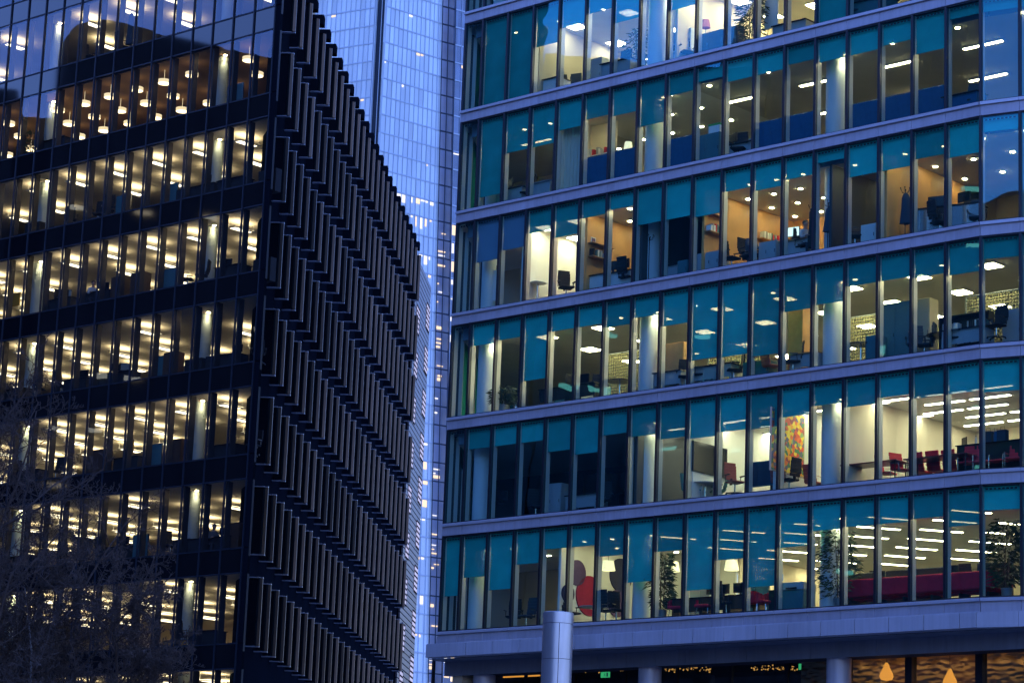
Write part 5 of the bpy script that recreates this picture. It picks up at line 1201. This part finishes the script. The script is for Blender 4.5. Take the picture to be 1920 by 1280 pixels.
# ------------------------------------------------------------------ furniture of the left building, dark against its lamps
def l_(o, row, px, d, label, cat, rot=0, dz=0): return put(o, FL, ZL(row) - .3, px, d, label, cat, rot, dz, None)
LST = lambda row: ORD[row + 2]
LF = [('chair', 3, 117, 'black chair left of the seated worker'), ('person', 3, 172, ''), ('cab', 3, 225, 'tall dark cabinet right of the seated worker'), ('cab', 3, 262, 'lower dark cabinet with rounded shoulders'), ('scr', 3, 318, 'grey screen left of the near column'), ('chair', 3, 352, 'black chair left of the near column'), ('mon', 3, 425, 'dark monitor right of the near column'), ('desk', 3, 436, 'dark desk right of the near column'),
      ('scr', 2, 230, 'dark green screen in the middle of the storey'), ('scr', 2, 318, 'grey screen before a lit fixture'), ('desk', 2, 440, 'dark desk right of the near column'), ('chair', 2, 184, 'black chair left of the dark green screen'),
      ('chair', 4, 116, 'black chair beside a bank of desks'), ('mon', 4, 158, 'dark monitor above a bank of desks'), ('desk', 4, 150, 'dark desk in a bank of desks'), ('mon', 4, 236, 'dark monitor pair in mid storey'), ('desk', 4, 230, 'dark long desk in mid storey'), ('scr', 4, 300, 'pale grey screen left of a dark cabinet'), ('cab', 4, 324, 'dark cabinet before the near column'), ('desk', 4, 430, 'round backed dark desk right of the near column'), ('mon', 4, 446, 'dark monitor at the right corner'), ('desk', 4, 32, 'dark desk at the far left'),
      ('cab', 5, 190, 'dark cabinet beside a bright lamp'), ('mon', 5, 240, 'dark monitor in mid storey'), ('desk', 5, 245, 'dark desk under a monitor'), ('scr', 5, 288, 'grey green screen in mid storey'), ('cab', 5, 332, 'dark red cabinet left of the near column'), ('desk', 5, 425, 'dark desk at the corner'), ('chair', 5, 105, 'black chair at the far left'), ('desk', 5, 60, 'dark desk at the far left'),
      ('scr', 6, 262, 'tall green grey screen in the right half'), ('chair', 6, 320, 'black chair left of the near column'), ('personb', 6, 398, ''), ('mon', 6, 422, 'dark monitor before the silhouetted worker'), ('desk', 6, 415, 'dark desk before the silhouetted worker'), ('cab', 6, 440, 'dark cabinet at the corner'),
      ('chair', 7, 352, 'dark chair in the ground lobby'), ('desk', 7, 388, 'dark reception desk in the ground lobby'), ('scr', 1, 440, 'teal screen at the restaurant corner'), ('plant', 1, 58, 'leafy plant at the restaurant left side'), ('desk', 1, 110, 'dark table with plates at the restaurant'), ('chair', 1, 120, 'dark chair at the restaurant table'),
      ('coat', 0, 244, 'dark coat against a bright lamp'), ('chair', 0, 168, 'dark chair low on the mirror storey'), ('chair', 0, 230, 'dark chair right of the hanging coat')]
for kind, row, px, txt in LF:
    fl = 'finned building, %s storey down' % LST(row)
    if kind == 'chair': l_(chair(), row, px, .8, '%s, %s' % (txt, fl), 'chair', (px * 7) % 180, .35)
    elif kind == 'mon': l_(mon(), row, px, .8, '%s, %s' % (txt, fl), 'monitor', (px * 5) % 60, .95)
    elif kind == 'desk': l_(make('ldesk', P_desk, 1.7, .8, 'tableblk', 'chairblk', 1.0), row, px, .9, '%s, %s' % (txt, fl), 'desk')
    elif kind == 'cab': l_(make('lcab', P_cabinet, 'tall_cabinet', .9, .45, 1.55, 'brown', 2), row, px, .9, '%s, %s' % (txt, fl), 'cabinet')
    elif kind == 'scr': l_(make('scr', P_screen, 1.0, 1.45, 'tealcab'), row, px, .8, '%s, %s' % (txt, fl), 'screen')
    elif kind == 'plant': l_(make('plant', P_plant, 1.7, 21, 'leafdry', .45, True, 220), row, px, .8, '%s, %s' % (txt, fl), 'plant')
    elif kind == 'coat': l_(coat('chairblue', 1.5), row, px, .7, '%s, %s' % (txt, fl), 'coat', 0, .8)
    else: l_(make('pp', person, 'shirtw' if kind == 'person' else 'shirtd', True, .14), row, px, .8, ('person in a white shirt bent at a desk, ' if kind == 'person' else 'silhouetted person sitting behind a desk, ') + fl, 'person', 60, .2)

taken = {(row, round(px / 34)) for _, row, px, _ in LF}
rz_ = random.Random(12)
for row in range(2, 7):
    for bay in range(1, 14):
        px = FL.s_at
        sx_ = -LBW * (bay - .5); w_ = FL.W(sx_, .9, ZL(row) - CZ); px = project(w_)[0]
        if (row, round(px / 34)) in taken or px < 5 or rz_.random() > .62: continue
        where = 'behind the %s window from corner, finned building, %s storey down' % (ORD[bay], LST(row)); q = rz_.random()
        if q < .34: l_(make('ldesk', P_desk, 1.7, .8, 'tableblk', 'chairblk', 1.0), row, px, .9, 'dark desk ' + where, 'desk'); l_(mon(), row, px + 3, .8, 'dark monitor ' + where, 'monitor', rz_.uniform(-50, 50), 1.0)
        elif q < .62: l_(chair(), row, px, .7, 'black chair ' + where, 'chair', rz_.uniform(0, 360), .35)
        elif q < .82: l_(make('lbook', P_bookcase, 1.1, 1.05, 2, 'chairblk', 33), row, px, .8, 'low dark bookcase ' + where, 'bookcase', 180)
        else: l_(make('plant', P_plant, 1.25, 44, 'leaf', .35, True, 160), row, px, .7, 'leafy plant ' + where, 'plant')
for row, px, hgt, lab in ((5, 243, 1.2, 'amber yellow hanging board by a dark mullion'), (6, 233, 1.7, 'amber yellow hanging board above the tree'), (7, 330, .1, 'wide amber yellow board low beside the near column'), (3, 31, 1.2, 'small amber yellow board at the far left')):
    t = thing('notice_board'); wq = .8 if row == 7 else .28; MB().box(-wq, wq, -.02, .02, 0, .6).build('panel', M['yellow'], t); MB().box(-wq - .02, wq + .02, -.03, .03, .601, .64).build('rail', M['plastic'], t)
    l_(t, row, px, 1.0, '%s, finned building, %s storey down' % (lab, LST(row)), 'board', 0, hgt)
# more clutter in the open floors of the teal block
for row, px, d, what, lab in ((4, 1062, 3.0, 'scr', 'dim blue screen deep behind the two black desks'), (4, 1108, 3.2, 'cab', 'grey cabinet deep behind the square monitor'), (4, 1236, 2.4, 'chair', 'black chair just right of the lit middle column, set back'), (4, 1404, 2.2, 'chair', 'black chair in the gap below the second long blind, set back'), (4, 1545, 2.2, 'desk', 'dark desk behind the lit right column, fourth storey'), (4, 1700, 3.4, 'mon', 'small monitor deep between the teal and pinkish cabinets'), (4, 1846, 1.4, 'mon', 'monitor left of the lone high black chair'),
    (2, 1452, 1.6, 'mon', 'monitor top showing over the blue screen, brown floor left'), (2, 1512, 1.7, 'chair', 'chair back over the blue screen left of the lit column'), (2, 1690, 1.7, 'mon', 'monitor top showing over the blue screen, brown floor right'), (2, 1770, 2.2, 'chair', 'slate chair behind the pale desk frame, second storey'), (2, 1410, 2.4, 'cab', 'grey cabinet behind the printer desk, second storey'),
    (1, 1072, 1.4, 'chair', 'black chair under the second square cool light'), (1, 1118, 1.3, 'cab', 'grey cabinet under the third square cool light'), (1, 1288, .7, 'chair', 'black chair before the white open shelving'), (1, 1490, 1.2, 'desk', 'dark desk right of the flip chart'),
    (5, 1100, 1.0, 'desk', 'dark desk in the unlit room below the big screen'), (5, 1042, 1.2, 'cab', 'dim grey cabinet in the unlit room'), (5, 940, .9, 'mon', 'dim monitor low at the left of the unlit room'),
    (6, 1403, 1.6, 'mon', 'monitor further right of the hanging lamp, lowest storey'), (6, 1415, 2.4, 'scr', 'dark blue screen behind the red tub chairs'), (6, 1320, 2.2, 'cab', 'grey cabinet behind the tub chairs, lowest storey'), (6, 1645, 2.6, 'mon', 'monitor over the red bench, left part'), (6, 1720, 2.8, 'mon', 'monitor over the red bench, middle part'), (6, 1790, 2.6, 'mon', 'monitor over the red bench, right part')):
    if what == 'scr': r_(scr(1.2, 1.4), row, px, d, lab, 'screen')
    elif what == 'cab': r_(make('gcab', P_cabinet, 'filing_cabinet', .9, .5, 1.3, 'greycab', 2), row, px, d, lab, 'cabinet')
    elif what == 'chair': r_(chairB(), row, px, d, lab, 'chair', (px * 3) % 200, .25 if row == 2 else 0)
    elif what == 'desk': r_(desk(1.5, .8), row, px, d, lab, 'desk')
    else: r_(mon(), row, px, d, lab, 'monitor', (px % 50) - 25, 1.05 if row in (2, 6) else .75)
